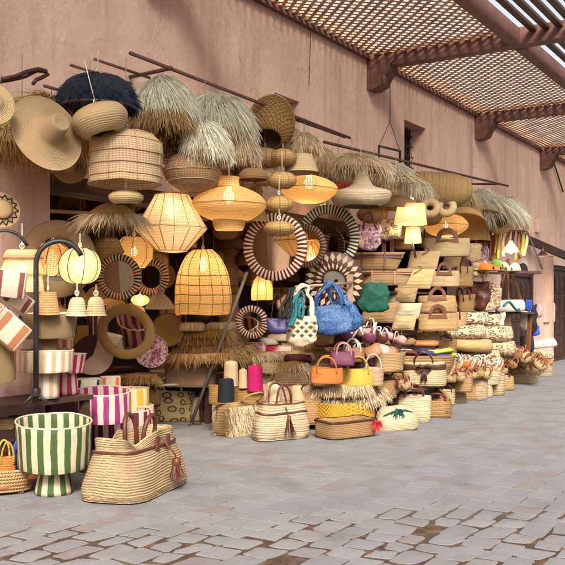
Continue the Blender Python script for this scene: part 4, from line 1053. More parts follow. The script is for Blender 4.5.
# ================================================================== left: wall hats, lamps, hook stand
disc_hat(2, 210, 36, 5.2, .15, .2, [(1.0, 0), (.7, .06), (.56, .10), (.50, .30), (.42, .40), (.2, .44), (.01, .45)], 'straw_fine', 'pale brimmed hat with black zigzag band on the pink wall', trim=(.54, .14, 'black'))
ht = [o for o in COL.objects if o.get('label', '').startswith('pale brimmed hat')][0]; R_ = 18*at(2, 210, 5.2).m
mb = MB(); mb.floor = False
mb.tube([((.66 if k % 2 else .88)*R_*math.cos(2*PI*k/28), (.66 if k % 2 else .88)*R_*math.sin(2*PI*k/28), (.085 if k % 2 else .045)*R_) for k in range(28)], .0075, 5, closed=True)
mb.build('zigzag_band', 'black', ht)
mirror(58, 259, 78, 5.25, 'reed', 30, 'big round mirror in a wide plain straw frame behind the hook stand', inner=.58, tilt=-.12, yaw=.3)
# hook stand
p = at(36, 402, 4.95); m = p.m; t = thing('hook_stand', 'black arched iron lamp stand holding the globe lantern', 'stand', p.loc, p.face)
mb = MB(); r = 23*m; Hs = 138*m
mb.tube([(0, 0, 0), (0, 0, Hs*.5), (0, 0, Hs)] + [(r-r*math.cos(q), 0, Hs+r*1.02*math.sin(q)) for q in [PI*k/16 for k in range(1, 15)]], .020, 10); mb.build('arched_tube', 'iron', t)
mb = MB()
for a in (-.5, 1.7, 3.6): mb.tube([(0, 0, 10*m), (13*m*math.cos(a), 13*m*math.sin(a), -1*m)], .013, 6)
mb.lathe([(.03, 6*m), (.036, 10*m), (.03, 14*m)], 12); mb.build('tripod_foot', 'iron', t)
pendant('globe_lantern', 80, 249, 284, 41, 4.9, P_GLOBE, 'net_white', 'round lit cream globe lantern hanging from the black hook', ribs=8, hoops=(0,), lit=2.5, cord=.12, bulb_z=.45, br=.05, rib_mat='wire_dark')
p = at(-16, 402, 5.05); m = p.m; t = thing('hook_stand', 'second thin black hook arching in from the left edge', 'stand', p.loc, p.face)
mb = MB(); mb.tube([(0, 0, 0), (0, 0, 155*m)] + [(20*m-20*m*math.cos(q), 0, 155*m+17*m*math.sin(q)) for q in [PI*k/14 for k in range(1, 13)]] + [(42*m, 0, 157*m)], .013, 8); mb.build('arched_tube', 'iron', t)
pendant('tiered_lamp', 22, 250, 292, 44, 5.15, P_PAGODA, 'net_white', 'lit cream tiered lamp shade at the left edge', smooth=False, lit=2.5, hoops=(0, .4, .8), cord=.2)
pendant('lit_drum_shade', 20, 296, 308, 20, 5.3, P_TRUNC, 'net_gold', 'dim gold shade low behind the striped boxes', smooth=False, cord=.1)
for px, lab in ((77, 'left of the two little cream straw bells'), (96, 'right of the two little cream straw bells')):
    pendant('straw_bell', px, 297, 316, 22, 4.85, [(1.0, 0), (.90, .10), (.80, .4), (.66, .8), (.40, .98), (.02, 1)], 'straw_white', lab, cord=.10, group='little cream straw bells')
p = at(50, 300, 5.3)
t = disc_hat(69, 301, 36, 5.3, .1, .1, [(1, 0), (.9, .1), (.6, .12), (.5, .02), (.45, 0)], 'straw_gold', 'flat gold straw ring behind the little bells', name='straw_ring', cat='straw ring')
pendant('bucket_shade', 48, 292, 315, 25, 4.95, [(1, 0), (.98, .05), (.72, .95), (.66, 1), (.02, 1.0)], 'straw', 'plain straw bucket shade hanging behind the black stand', smooth=False, cord=.12)
TB = stand(3.2, 5.22, 5.08, 5.57, on(36, 402).z + at(40, 399, 5.2).z, 'dark counter under the striped straw lamps at the left', panel=False)
tz = at(40, 399, 5.2).z
drum(46, 313, 353, 64, 5.15, 'reed', 8, 'wide plain reed bowl on a straight foot, upper left table', foot=(15, 24, 26, 'reed', 3), taper=.86)
drum(46, 350, 398, 53, 5.15, 's_cream', 17, 'honey and white striped drum bowl on a foot, left table', foot=(26, 26, 26, 's_cream', 8), taper=1.0)
drum(-4, 343, 384, 46, 5.0, 'reed', 6, 'plain reed bucket leaning out from the left edge', taper=.84, tilty=-.22)
drum(67, 354, 394, 40, 5.3, 's_red', 14, 'red and white striped cushion topped bowl on a foot', foot=(21, 19, 22, 's_red', 7), taper=.8)
stripebox(6, 284, 34, 26, 4.85, 's_brown', 'brown striped box, topmost of the tilted boxes at the left', 5, roll=.12, pitch=.05)
stripebox(14, 300, 32, 16, 4.95, 's_brown', 'brown striped box lying tilted under the topmost one', 5, roll=.62)
stripebox(12, 312, 18, 12, 5.2, 's_blue', 'navy striped box peeping from behind the tilted boxes', 4)
stripebox(6, 330, 36, 26, 4.85, 's_rust', 'rust striped box leaning steeply at the left edge', 5, roll=.72)
stripebox(-2, 354, 30, 50, 5.2, 's_rust', 'rust striped box standing behind the reed bucket', 5)
drum(65, 339, 352, 16, 5.3, 's_orange', 6, 'small orange striped cup behind the wide reed bowl')

# ground pots at the left
g = on(54, 497, 0, .13); drum(56, 424, 497, 75, 0, 's_green', 18, 'green and cream striped round planter on a flared foot', foot=(28, 30, 38, 's_green', 9), taper=.94, loc=g, slant=.3, btilt=.10)
g2 = on(121, 452, 0, .30); drum(121, 416, 453, 60, 0, 's_maroon', 15, 'maroon and cream striped drum on the paving behind the big straw bag', loc=g2)
gm = Spot(g2.x, g2.y, 37*g2.m+.012); q = at(103, 421, 5.35); gm = Spot(q.x, q.y, 37*g2.m+.012); drum(103, 394, 423, 55, 0, 's_magenta', 15, 'magenta and cream striped drum sitting on the maroon one', loc=gm, btilt=.09)
drum(131, 388, 410, 35, 5.9, 's_yellow', 9, 'yellow striped drum behind the magenta one')
drum(141, 405, 424, 26, 5.8, 'polka', 3, 'pink dotted round basket beside the maroon drum')
stripebox(88, 388, 24, 18, 5.75, 's_black', 'black and cream striped box behind the magenta drum', 3, yaw=.1)
stripebox(110, 386, 20, 18, 5.85, 's_orange', 'orange striped box beside the black striped one', 4, yaw=.1)
cushion(137, 374, 384, 36, 6.4, 'straw_gold', 'golden fringed mat behind the yellow drum', 'fib_gold', n=350)

# tray of mini bags at the lower left
g = on(4, 487, .06, .10); m = g.m
t = thing('wicker_tray', 'shallow wicker tray of bright mini bags at the lower left edge', 'tray', (g.x, g.y, 0), g.face)
mb = MB()
ra, rb, th_ = 32*m, 22*m, 20*m
for lv in range(7): mb.tube([(ra*(.8+.2*lv/6)*math.cos(2*PI*k/48), rb*(.8+.2*lv/6)*math.sin(2*PI*k/48), .03+th_*lv/6) for k in range(48)], .010, 6, closed=True)
for k in range(60):
    a = 2*PI*k/60; mb.tube([(ra*(.8+.2*q)*math.cos(a+.12*q), rb*(.8+.2*q)*math.sin(a+.12*q), .03+th_*q) for q in (0, .5, 1)], .008, 5)
mb.lathe([(.01, .03), (ra*.8, .03)], 40, sx=1, sy=rb/ra); mb.build('wicker', 'straw', t)
mb = MB()
for sx in (-1, 1):
    for sy in (-1, 1): mb.box(sx*ra*.5-.02, sx*ra*.5+.02, sy*rb*.5-.02, sy*rb*.5+.02, 0, .032)
mb.build('feet', 'darkwood', t, False)
tz0 = .045
def intray(dx, dy, dz=0):
    c, s = math.cos(g.face), math.sin(g.face); return Spot(g.x+c*dx*m-s*dy*m, g.y+s*dx*m+c*dy*m, tz0+dz*m)
tote(0, 0, 19, 21, 0, 'weave_orange', 'orange mini straw bag with a looped handle in the tray', loc=intray(2, -4, 8), handle=('loop', .6, .8, 'weave_lemon', .008), depth=.5)
tote(0, 0, 15, 18, 0, 'weave_orange', 'second orange mini bag at the edge of the tray', loc=intray(-14, -6, 6), handle=('loop', .6, .7, 'leather_tan', .008), depth=.5)
tote(0, 0, 16, 20, 0, 'blue', 'blue mini bag with thick blue loop handles behind the tray', loc=intray(17, 8, 10), handle=('loop', .7, .7, 'royal', .018), depth=.5)
for i, (dx, dy, dz, mat, lab) in enumerate(((14, -12, 5, 'brown', 'rolled brown leather purse on the tray rim'), (22, -6, 8, 'plum', 'rolled plum leather purse in the tray'), (25, -10, 12, 'orange', 'rolled orange leather purse at the end of the tray'), (4, -15, 3, 'leather_tan', 'rolled tan leather purse at the front of the tray'), (-8, -16, 3, 'orange', 'rolled bright orange purse low in the tray'), (27, 0, 12, 'white', 'rolled white purse at the back of the tray'))):
    s_ = intray(dx, dy, dz); mb = MB(); L_ = 9*m
    rows = smoothp([(.01, -L_), (.028, -L_*.94), (.034, 0), (.028, L_*.94), (.01, L_)]); mb.lathe(rows, 14)
    solo(mb, 'rolled_purse', mat, lab, 'purse', s_.loc, g.face+RND.uniform(-.3, .3), rx=0, ry=PI/2)

# the big straw bag in front
g = on(136, 501, 0, .31)
t = tote(0, 0, 10, 10, 0, 'braid', 'largest braided straw bag standing alone at the front with a brown tassel', loc=Spot(g.x, g.y, 0), depth=.1) if False else None
def front_bag():
    t = thing('straw_bag', 'largest braided straw bag, standing alone at the front with a brown tassel', 'bag', (g.x, g.y, .002), rad(13))
    rx_, ry_, H = .45, .25, .43
    prof = [(.006, rx_*.97, ry_*.96), (.05, rx_*1.0, ry_*1.0), (.14, rx_*.98, ry_*.94), (.23, rx_*.92, ry_*.84), (.31, rx_*.85, ry_*.70), (.36, rx_*.82, ry_*.60), (H, rx_*.85, ry_*.55)]
    secs = coil_secs(prof, 30, .0045, 4)
    mb = MB(); mb.loft(secs, 120, 4.6, jit=.007)
    a, b = secs[-1][1], secs[-1][2]
    mb.loft([(H, a, b), (H+.007, a-.006, b-.006), (H, a-.014, b-.014), (H-.15, a-.02, b-.01)], 120, 4.6, base=False); o = len(mb.v)-120; mb.f.append([o+k for k in range(120)]); mb.u.append([(0, 0)]*120)
    out = []
    for x, y, z in mb.v:
        if z > .33:
            q = (z-.33)/.1; z -= .06*q*math.exp(-((x+.21)/.10)**2); y -= .03*q*math.sin((x+.1)*14)*(1 if y < 0 else -1)
        out.append((x*(1+.012*math.sin(9*z+3*y)), y+.008*math.sin(11*x)*min(1, z*3), z))
    mb.v = out; mb.wobble(.02, 3.3, 3.0); mb.build('body', 'braid', t)
    for sgn in (-1, 1):
        mb = MB(); mb.tube([(x, y*1, z) for x, y, z in arc(.17, .13, 16, sgn*.075, sgn*.02, H*.97, .06, .10)], .017, 8); mb.build('handle', 'leather', t)
        for sx in (-.025, .145):
            pass
    mb = MB(); zt = .335
    k = min(range(len(secs)), key=lambda i: abs(secs[i][0]-zt)); z, ra, rb = secs[k]
    mb.loft([(z-.012, ra+.008, rb+.010), (z-.006, ra+.014, rb+.016), (z+.006, ra+.013, rb+.015), (z+.012, ra+.006, rb+.008)], 100, 4.6, base=False); mb.build('trim', 'leather', t)
    for sx in (-.025, .145):
        mb = MB(); mb.box(sx-.02, sx+.02, -rb-.03, -rb-.012, .31, .40); mb.build('handle_tab', 'leather', t)
    mb = MB(); y0 = -rb-.03; mb.tube([(.06, -.12, H-.01), (.062, y0-.005, .36), (.07, -ry_-.03, .27), (.072, -ry_-.035, .235)], .007, 6); mb.build('tassel_cord', 'leather', t)
    mb = MB(); tx, ty, tz = .072, -ry_-.04, .235
    mb.lathe([(.008, .015), (.030, .008), (.033, -.035), (.030, -.04)], 12, z0=tz, cx=tx, cy=ty)
    for k in range(150):
        q = RND.uniform(0, 2*PI); rr = .026*RND.random()**.5
        mb.strand((tx+rr*math.cos(q), ty+rr*math.sin(q), tz-.03), (.28*math.cos(q), .28*math.sin(q)-.06, -1), .105*RND.uniform(.9, 1.08), .02, .008, 3)
    mb.build('tassel', 'leather', t)
front_bag()

# ================================================================== inside the shop, left half
pendant('diamond_lantern', 172, 195, 252, 72, 5.0, P_DIAM, 'net_white', 'large lit cream diamond lantern with dark ribs', smooth=False, ribs=14, hoops=(0, .42, 1), lit=4, rib_mat='wire', bulb_z=.72, br=.06)
t = pendant('fringed_shade', 113, 203, 216, 54, 4.9, [(1, 0), (.8, .3), (.5, .75), (.2, 1), (.02, 1)], 'straw_gold', 'wide gold fringed brim shade under the drum lantern', cord=.1)
m = at(113, 216, 4.9).m; mb = MB()
for i in range(900):
    a = RND.uniform(0, 2*PI); r = 27*m*RND.uniform(.5, 1); mb.strand((r*math.cos(a), r*math.sin(a), 5*m*(1-r/27/m)), (math.cos(a)+RND.gauss(0, .2), math.sin(a)+RND.gauss(0, .2), -.35+RND.gauss(0, .2)), 18*m*RND.uniform(.4, 1.3), .4, .006)
mb.build('fringe', 'fib_cream', t)
pendant('oval_lantern', 126, 190, 204, 35, 4.5, [(.62, 0), (.90, .25), (1, .5), (.92, .74), (.6, .93), (.2, 1)], 'straw_pale', 'flat straw oval lantern hung just under the drum lantern', cord=.12)
pendant('polygon_lantern', 108, 239, 262, 34, 5.9, [(.55, 0), (1, .45), (.6, 1)], 'net_gold', 'dim gold faceted lantern left of the diamond lantern', smooth=False, ribs=6)
pendant('polygon_lantern', 134, 237, 268, 38, 6.0, [(.6, 0), (1, .3), (1, .7), (.6, 1)], 'net_gold', 'dim gold barrel lantern behind the diamond lantern', smooth=False, ribs=8, lit=2)
t = pendant('bell_lantern', 203, 250, 314, 55, 5.6, P_BELL, 'net_gold', 'tall lit golden bell lantern with a square grid of ribs', ribs=14, hoops=(0, .16, .30, .45, .60), lit=10, bulb_z=.75, br=.05, rib_mat='straw_pale')
p = at(203, 314, 5.6); mb = MB(); mb.tube([(.33*at(203, 314, 5.6).m*math.cos(q)*60*.8, -.28-.0*q, 55*p.m-q*13*p.m) for q in (0, .5, 1)], .004, 4); mb.build('flex', 'cable', t)
pendant('bell_lantern', 262, 275, 300, 22, 6.3, P_BELL, 'net_gold', 'small lit golden lantern glowing behind the maroon mirror', lit=5, ribs=8)
g_ = at(228, 332, 7.3)
t = thing('mushroom_stool', 'padded mushroom lamp on a rosy pillar behind the bell lantern', 'lamp', (g_.x, g_.y, g_.z)); m = g_.m
mb = MB(); mb.lathe([(11*m, 0), (10.5*m, 40*m), (11*m, 84*m)], 32); mb.build('pillar', 'weave_pink', t)
mb = MB(); mb.lathe(smoothp([(10*m, 82*m), (15*m, 83*m), (16*m, 87*m), (15*m, 91*m), (10*m, 94*m), (.01, 95*m)]), 36, jit=.01); mb.build('cap', 'straw_tan', t)
mirror(119, 277, 46, 5.75, 'f_multi', 38, 'round mirror with red, cream and dark striped frame under the gold lanterns', inner=.70, tilt=-.1, yaw=-.3)
mirror(151, 277, 38, 6.1, 'f_multi', 34, 'second striped frame mirror half hidden behind the first, stacked books colours', inner=.60, tilt=-.1) if False else mirror(151, 277, 38, 6.1, 'f_multi', 34, 'second red striped mirror, right behind the first and left of the bell lantern', inner=.60, tilt=-.15, yaw=-.4)
mirror(126, 332, 58, 5.7, 'straw_gold', 4, 'gold straw framed oval mirror low in the left half of the shop', inner=.66, tilt=-.35, sx=1.0, yaw=-.2)
pendant('tassel_shade', 160, 291, 309, 32, 5.7, [(1, 0), (.55, .6), (.25, .85), (.3, 1), (.02, 1)], 'reed', 'small dried grass tassel shade left of the bell lantern', smooth=False)
disc_hat(168, 330, 34, 6.2, .1, 0, [(1, 0), (.95, .06), (.75, .02), (.3, .03), (.01, .02)], 'straw_gold', 'woven gold tray with a dark rim under the tassel shade', name='straw_tray', cat='tray', trim=(.97, .03, 'leather_dark'))
disc_hat(93, 355, 40, 6.2, .1, 0, [(1, 0), (.7, .04), (.3, .0), (.01, .03)], 'f_maroon', 'dark pink spoked straw disc behind the red striped bowl', name='straw_fan', cat='tray')
disc_hat(151, 351, 34, 6.25, .2, .1, [(1, 0), (.7, .06), (.3, .08), (.01, .06)], 'pinkcloth', 'leaf shaped pink woven tray under the gold mirror', name='straw_tray', cat='tray')
disc_hat(112, 318, 40, 6.6, .05, 0, [(1, 0), (.7, .04), (.01, .03)], 'straw_gold', 'gold straw tray in the gloom left of the gold mirror', name='straw_tray', cat='tray')
disc_hat(100, 300, 30, 6.9, .05, 0, [(1, 0), (.7, .04), (.01, .03)], 'straw_tan', 'brown straw tray in the gloom behind the little bells', name='straw_tray', cat='tray')
stripebox(98, 325, 16, 40, 6.6, 's_maroon', 'tall maroon striped roll standing in the gloom behind the bells', 6)
stripebox(150, 278, 12, 20, 6.5, 's_red', 'red and dark striped box glimpsed through the striped mirrors', 4)
cl = [('cushion', 185, 352, 362, 60)]
STL = stand(5.75, 7.9, 7.0, 8.0, .62, 'low dark counter deep in the left of the shop')
ST1 = stand(8.05, 10.0, 6.12, 7.2, at(191, 387, 6.2).z-.004, 'low dark platform under the pink basket and yarn')
# fringed stack between the mirror and the yarn
for px, yt, yb, w, Y, mat, fib, lab in ((205, 352, 363, 80, 6.0, 'straw_tan', 'fib_brown', 'lowest brown fringed mat of the tall stack'), (212, 344, 354, 84, 6.05, 'straw_gold', 'fib_gold', 'second golden fringed mat up the tall stack'),
        (205, 336, 346, 78, 6.1, 'straw_tan', 'fib_brown', 'third fringed mat up the tall stack, dark brown'), (200, 329, 338, 66, 6.1, 'straw_gold', 'fib_gold', 'topmost golden fringed mat, under the white caps'), (240, 352, 362, 60, 5.8, 'straw_gold', 'fib_cream', 'cream fringed mat beside the leaning pole')):
    cushion(px, yt, yb, w, Y, mat, lab, fib, n=900, L=.10)
for px, lab in ((192, 'left of two puffy white caps below the bell lantern'), (222, 'right of two puffy white caps below the bell lantern')):
    cushion(px, 322, 331, 28, 6.0, 'fib_cream', lab, None, depth=.9, name='puffy_cap', cat='hat', n=0)
t = tote(191, 387, 46, 25, 6.2, 'weave_pink', 'rosy rectangular straw basket under the fringed stack', depth=.5, top=(1.02, 1.0), power=7, open_top=False, name='straw_basket', cat='basket', bulge=.01, rz=at(191, 387, 7.2).face-.25)
drum(159, 371, 387, 19, 7.2, 'weave_pink', 3, 'plain rosy bowl left of the rosy basket', taper=.85)
cushion(160, 386, 392, 40, 7.2, 'red', 'dark red folded cloth beneath the rosy bowl')
t = tote(0, 0, 54, 30, 0, 'rings_olive', 'olive straw basket covered in dark ring motifs at the shop entrance', loc=on(169, 423, 0, .25), depth=.6, top=(1.1, 1.1), power=2.6, name='straw_basket', cat='basket', handle=('flop', .5, .5, 'rope', .012), bulge=-.02)
t = tote(0, 0, 30, 24, 0, 'braid_pale', 'plain bleached basket behind the foot of the leaning pole', loc=on(208, 423, 0, .2), depth=.8, top=(1, 1), name='straw_basket', cat='basket')
a, b = at(249, 268, 5.15), on(195, 425, .01)
a, b = at(247, 272, 5.35), on(191, 424, .012)
t = thing('leaning_pole', 'thin iron pole leaning from the paving up to the maroon mirror', 'pole', b.loc); d_ = Vector(a.loc)-Vector(b.loc)
mb = MB(); mb.tube([(0, 0, 0), tuple(d_*.5), tuple(d_)], .019, 8); mb.build('shaft', 'pole', t)
mb = MB(); mb.tube([(-.06, -.02, .0), (.02, 0, .012), (.08, -.09, .0)], .014, 6); mb.build('hooked_foot', 'rust', t)
# wide raffia bag and the tasselled basket on the paving
t = tote(0, 0, 55, 32, 0, 'braid_rough', 'wide shaggy looped raffia bag between the pole and the tasselled basket', loc=on(239, 436, 0, .22), depth=.5, top=(.94, .8), power=4, handle=('flop', .5, .5, 'straw_pale', .012), coil=11, rz=rad(-2))
mb = MB(); L_ = on(239, 436, 0, .22); A_, H_ = 27*L_.m, 30*L_.m
for i in range(2600):
    x = RND.uniform(-1, 1); s = -1 if RND.random() < .7 else 1; z = RND.uniform(.05, .95)
    y = s*A_*.5*(1-abs(x)**4)**.25*1.02
    mb.strand((x*A_, y, z*H_), (RND.gauss(0, 1), s*1.0, RND.gauss(-.4, .6)), .038, 1.6, .013, 3)
mb.build('raffia_loops', 'fib_cream', t)
tote(0, 0, 58, 36, 0, 'braid_pale', 'pale braided basket with brown bands and tassel, on the paving in the centre', loc=on(281, 442, 0, .20), depth=.42, top=(.86, .70), power=4, handle=('loop', .36, .55, 'leather', .012), coil=12, trim=((.74, 'leather', .012), (1.0, 'leather', .008)), tassel='leather', rz=rad(-28))
# yarn cones and boxes behind them
for px, yt, yb, w, mat, lab, Y in ((231, 361, 386, 15, 'yarn_cream', 'cream yarn cone beside the black one', 5.3), (255, 365, 391, 16, 'yarn_magenta', 'bright magenta yarn cone standing on the pale box', 5.25), (226, 378, 402, 17, 'yarn_navy', 'black yarn cone behind the shaggy raffia bag', 5.0),
        (274, 382, 410, 16, 'yarn_cream', 'tall cream yarn cone on the left above the tasselled basket', 4.95), (298, 385, 412, 16, 'yarn_cream', 'tall cream yarn cone on the right above the tasselled basket', 4.9), (243, 369, 388, 9, 'yarn_cream', 'slim cream yarn cone hidden beside the magenta one', 5.35)):
    yarn(px, yt, yb, w, Y, mat, lab)
for px, yt, yb, w, Y, mat, lab in ((286, 387, 410, 15, 5.05, 'weave_pink', 'rosy straw box between the two tall cream yarn cones'), (266, 384, 406, 14, 5.2, 'weave_pink', 'narrow rosy straw box left of the cream yarn cones'), (248, 389, 410, 38, 5.4, 'straw_gold', 'golden straw crate under the magenta yarn cone'),
        (222, 386, 404, 26, 5.4, 'straw_gold', 'gold crate in shade behind the black yarn cone'), (271, 363, 374, 20, 5.3, 'straw_pale', 'upper pale folded straw box right of the magenta yarn'), (270, 374, 385, 17, 5.35, 'straw_pale', 'lower pale straw box right of the magenta yarn'), (290, 372, 385, 38, 5.15, 'straw', 'coiled straw basket under the big tilted platter'),
        (242, 332, 342, 22, 5.9, 'weave_pink', 'small round lidded straw box below the leaning pole'), (254, 343, 352, 24, 5.7, 'polka', 'flat dotted round box above the fringed mats'), (278, 346, 356, 30, 5.55, 's_red', 'flat box with red zigzag border above the magenta yarn')):
    tote(px, yb, w, yb-yt, Y, mat, lab, depth=.8, top=(1.0, 1.0), power=3 if w > 16 else 6, open_top=False, name='straw_box', cat='box', bulge=.01)
ST2 = stand(8.0, 10.3, 5.12, 6.1, .42, 'dark step behind the yarn cones and fringed cushions')
cushion(300, 350, 364, 60, 5.3, 'straw_pale', 'pale fringed mat behind the tilted platter', 'fib_cream', n=500)
cushion(288, 362, 374, 40, 5.2, 'straw_gold', 'yellowish fringed mat leaning on the tilted platter', 'fib_cream', n=500)
disc_hat(316, 379, 66, 4.95, .5, .1, [(1, .0), (.98, .05), (.85, .02), (.78, -.04), (.70, -.05), (.4, -.06), (.01, -.06)], 'straw', 'big round straw platter tilted up behind the orange and yellow totes', name='straw_platter', cat='platter', trim=(.74, -.03, 'leather'))
disc_hat(322, 383, 42, 4.85, .4, .1, [(1, .0), (.98, .08), (.85, .02), (.4, -.03), (.01, -.03)], 'weave_pink', 'smaller rosy platter nested inside the big tilted one', name='straw_platter', cat='platter')
# fringed cushion stack with orange and yellow totes
for px, yt, yb, w, Y, mat, fib, lab in ((348, 394, 408, 66, 4.55, 'straw', 'fib_cream', 'lower cream fringed cushion above the yellow basket'), (338, 384, 397, 64, 4.6, 'straw_pale', 'fib_cream', 'upper cream fringed cushion under the orange tote'), (366, 388, 402, 40, 4.5, 'straw_tan', 'fib_cream', 'small brown fringed cushion right of the upper one')):
    cushion(px, yt, yb, w, Y, mat, lab, fib, n=1500, L=.075, depth=.6)
tote(346, 426, 58, 24, 4.5, 'weave_yellow', 'yellow checked woven basket under the fringed cushions', depth=.55, top=(1.06, 1.06), power=4, name='straw_basket', cat='basket', rz=rad(-24))
t = tote(0, 0, 58, 17, 0, 'straw_tan', 'long tan straw box with dark braid rim and red tassel, lowest on the paving', loc=on(346, 440, 0, .22), depth=.55, top=(1.02, 1.02), power=6, name='straw_box', cat='box', rz=rad(-24), trim=((.97, 'leather_dark', .012),))
L_ = on(346, 440, 0, .22); mb = MB()
for k in range(60): mb.strand((25*L_.m+RND.gauss(0, .015), -17*L_.m, 15*L_.m+RND.gauss(0, .01)), (RND.gauss(0, 1), -1+RND.gauss(0, .5), RND.gauss(-.3, .7)), .07, .6, .012, 3)
mb.build('tassel', 'red', t)
tote(327, 384, 31, 16, 4.55, 'weave_orange', 'orange mini tote with two orange ring handles', handle=('loop', .62, .75, 'weave_orange', .010), depth=.5, top=(1.0, .95), name='mini_tote', cat='bag')
tote(357, 387, 32, 18, 4.45, 'weave_lemon', 'yellow mini tote with two yellow ring handles', handle=('loop', .62, .72, 'weave_lemon', .010), depth=.5, top=(1.0, .95), name='mini_tote', cat='bag')
ST3 = stand(8.6, 10.5, 4.72, 5.1, .33, 'low dark step hidden behind the yellow basket')

# ================================================================== middle: mirrors and hanging cloth bags
mirror(275, 247, 68, 5.0, 'f_maroon', 46, 'large round mirror with maroon and rose striped frame behind the oval lanterns', inner=.72, tilt=-.04, yaw=-.38)
mirror(306, 246, 44, 5.25, 'f_brown', 40, 'dim brown striped mirror between the two large ones', inner=.70, tilt=-.1, yaw=-.4)
mirror(328, 238, 67, 5.12, 'f_green', 54, 'large round mirror with dark green and cream striped frame', inner=.72, tilt=-.02, yaw=-.42)
mirror(252, 322, 34, 5.5, 'f_maroon', 30, 'small maroon striped mirror low behind the violet purse', inner=.62, tilt=-.2, yaw=-.3)
# sunburst
p = at(334, 281, 5.0); m = p.m; t = thing('sunburst_mirror', 'round sunburst mirror ringed with cream diamonds on maroon', 'mirror', p.loc, p.face-.2, None, PI/2+.25); R = 30*m
mb = MB(); mb.lathe([(R, -.01), (R*.99, .008), (R*.4, .01)], 48); mb.lathe([(R, -.01), (.01, -.012)], 40, flip=True); mb.build('backing', 'f_maroon' if False else 'leather_dark', t)
mb = MB()
for k in range(24):
    a = 2*PI*k/24; c, s = math.cos(a), math.sin(a)
    def q(r, w_, z=.0125): return (R*(r*c-w_*s), R*(r*s+w_*c), z)
    mb.poly([q(.66, 0), q(.82, -.085), q(.99, 0), q(.82, .085)]); mb.poly([q(.40, 0), q(.52, -.04), q(.66, -.0), q(.52, .04)])
mb.build('diamonds', 'rose' if False else 'cream', t, False)
mb = MB(); mb.lathe([(R*.36, .008), (R*.38, .02), (R*.34, .02), (.001, .016)], 32); mb.build('glass', 'mirror', t, False)
# rail that carries the bags
a, b = at(296, 287, 4.72), at(352, 283, 4.72)
mb = MB(); mb.tube([a.loc, b.loc], .016, 8); solo(mb, 'bag_rail', 'palewood', 'short pale wooden rail from which the cloth bags hang', 'rail')
mb = MB()
for px, py in ((300, 287),): pass
p = at(352, 283, 4.74); t = thing('rail_post', 'wooden post carrying the bag rail, behind the blue bags', 'post', (p.x, p.y, .33)); mb = MB(); mb.box(-.03, .03, -.0, .05, 0, p.z-.33+.1); mb.build('post', 'palewood', t, False)
mb = MB(); mb.box(-.14, .14, -.10, .12, -.02, .02); mb.build('foot', 'darkwood', t, False)
cloth_bag(302, 316, 347, 32, 4.6, 'cream', 'cream canvas shoulder bag with black geometric pattern on the rail', 'cream', 32, flare=1.05, fat=.35, strapw=.03)
p = at(302, 347, 4.6); t = [o for o in COL.objects if o.get('label', '').startswith('cream canvas shoulder')][0]; m = p.m
mb = MB()
for r in range(4):
    for c in range(7):
        if (r+c) % 2: continue
        x, z = (c-3)*4.2*m, (24-r*4)*m; e = 2.6*m; y = -.16-.015*r+.03*abs(c-3)*.7
        mb.poly([(x-e, y, z), (x, y-.002, z-e*.8), (x+e, y, z), (x, y, z+e*.8)])
mb.build('pattern', 'leather_dark', t, False)
cloth_bag(330, 306, 336, 44, 4.5, 'blue', 'round shiny blue raffia bag with wide blue straps', 'blue', 26, flare=1.0, fat=.4, strapw=.035)
cloth_bag(353, 296, 332, 29, 4.36, 'blue_dark', 'long oval deep blue bag hanging tilted over the round one', 'blue', 16, flare=1.25, fat=.35, strapw=.025, roll=-.45)
cloth_bag(372, 283, 313, 32, 4.65, 'green', 'dark green velvet pouch hanging right of the blue bags', None, flare=1.5, fat=.4, roll=.1)
for k, (x0, y0, x1, y1, mat, lab) in enumerate(((300, 290, 291, 326, 'teal', 'teal scarf strap hanging left of the cream canvas bag'), (304, 290, 296, 318, 'teal', 'second teal scarf strap beside the cream canvas bag'), (292, 288, 284, 318, 'black', 'black strap dangling above the violet purse'))):
    mb = MB(); A_, B_ = Vector(at(x0, y0, 4.62).loc), Vector(at(x1, y1, 4.6).loc)
    for j in range(4):
        o_ = Vector((RND.gauss(0, .02), RND.gauss(0, .02), 0)); mb.tube([tuple(A_+(B_-A_)*q+o_*(1+q)+Vector((.03*math.sin(q*7+j), 0, 0))) for q in [i/9 for i in range(10)]], .016, 6)
    solo(mb, 'scarf', mat, lab, 'scarf')
cloth_bag(277, 319, 334, 19, 4.7, 'violet', 'small violet flap purse hanging over the mats', 'black', 26, flare=.95, fat=.5, strapw=.008)
cloth_bag(282, 292, 314, 24, 4.8, 'brown', 'brown leather bag hanging sideways left of the rail', 'brown', 8, flare=1.1, fat=.4, roll=.8)
cloth_bag(292, 300, 318, 10, 4.85, 'olive', 'lime green striped pouch tucked behind the brown bag', None, fat=.4, roll=.3)
cloth_bag(322, 330, 346, 26, 4.75, 'straw_gold', 'rounded gold straw pouch under the blue bags', None, fat=.5)
cloth_bag(369, 226, 250, 22, 4.9, 'pinkcloth', 'pink and plum patterned cloth bag hanging by the green mirror', 'plum', 14, flare=1.0, fat=.3, strapw=.02)
cloth_bag(388, 219, 240, 26, 5.0, 'rings_cream', 'cream and black dotted pouch hanging beside the pink cloth bag', None, fat=.4)
for k, (px, lab) in enumerate(((345, 'red folded cloth under the flat fringed disc'), (352, 'wire bundle behind the trumpet shade'))):
    if k == 0: cushion(px, 174, 188, 40, 5.2, 'red', lab)
for px, lab in ((384, 'upright brown leather strap behind the straw boards, left one'), (392, 'upright brown leather strap behind the straw boards, right one')):
    p = at(px, 256, 5.1); mb = MB(); mb.box(-.03, .03, -.01, .01, 0, 30*p.m); solo(mb, 'leather_strip', 'leather', lab, 'strap', p.loc, p.face, smooth=False)

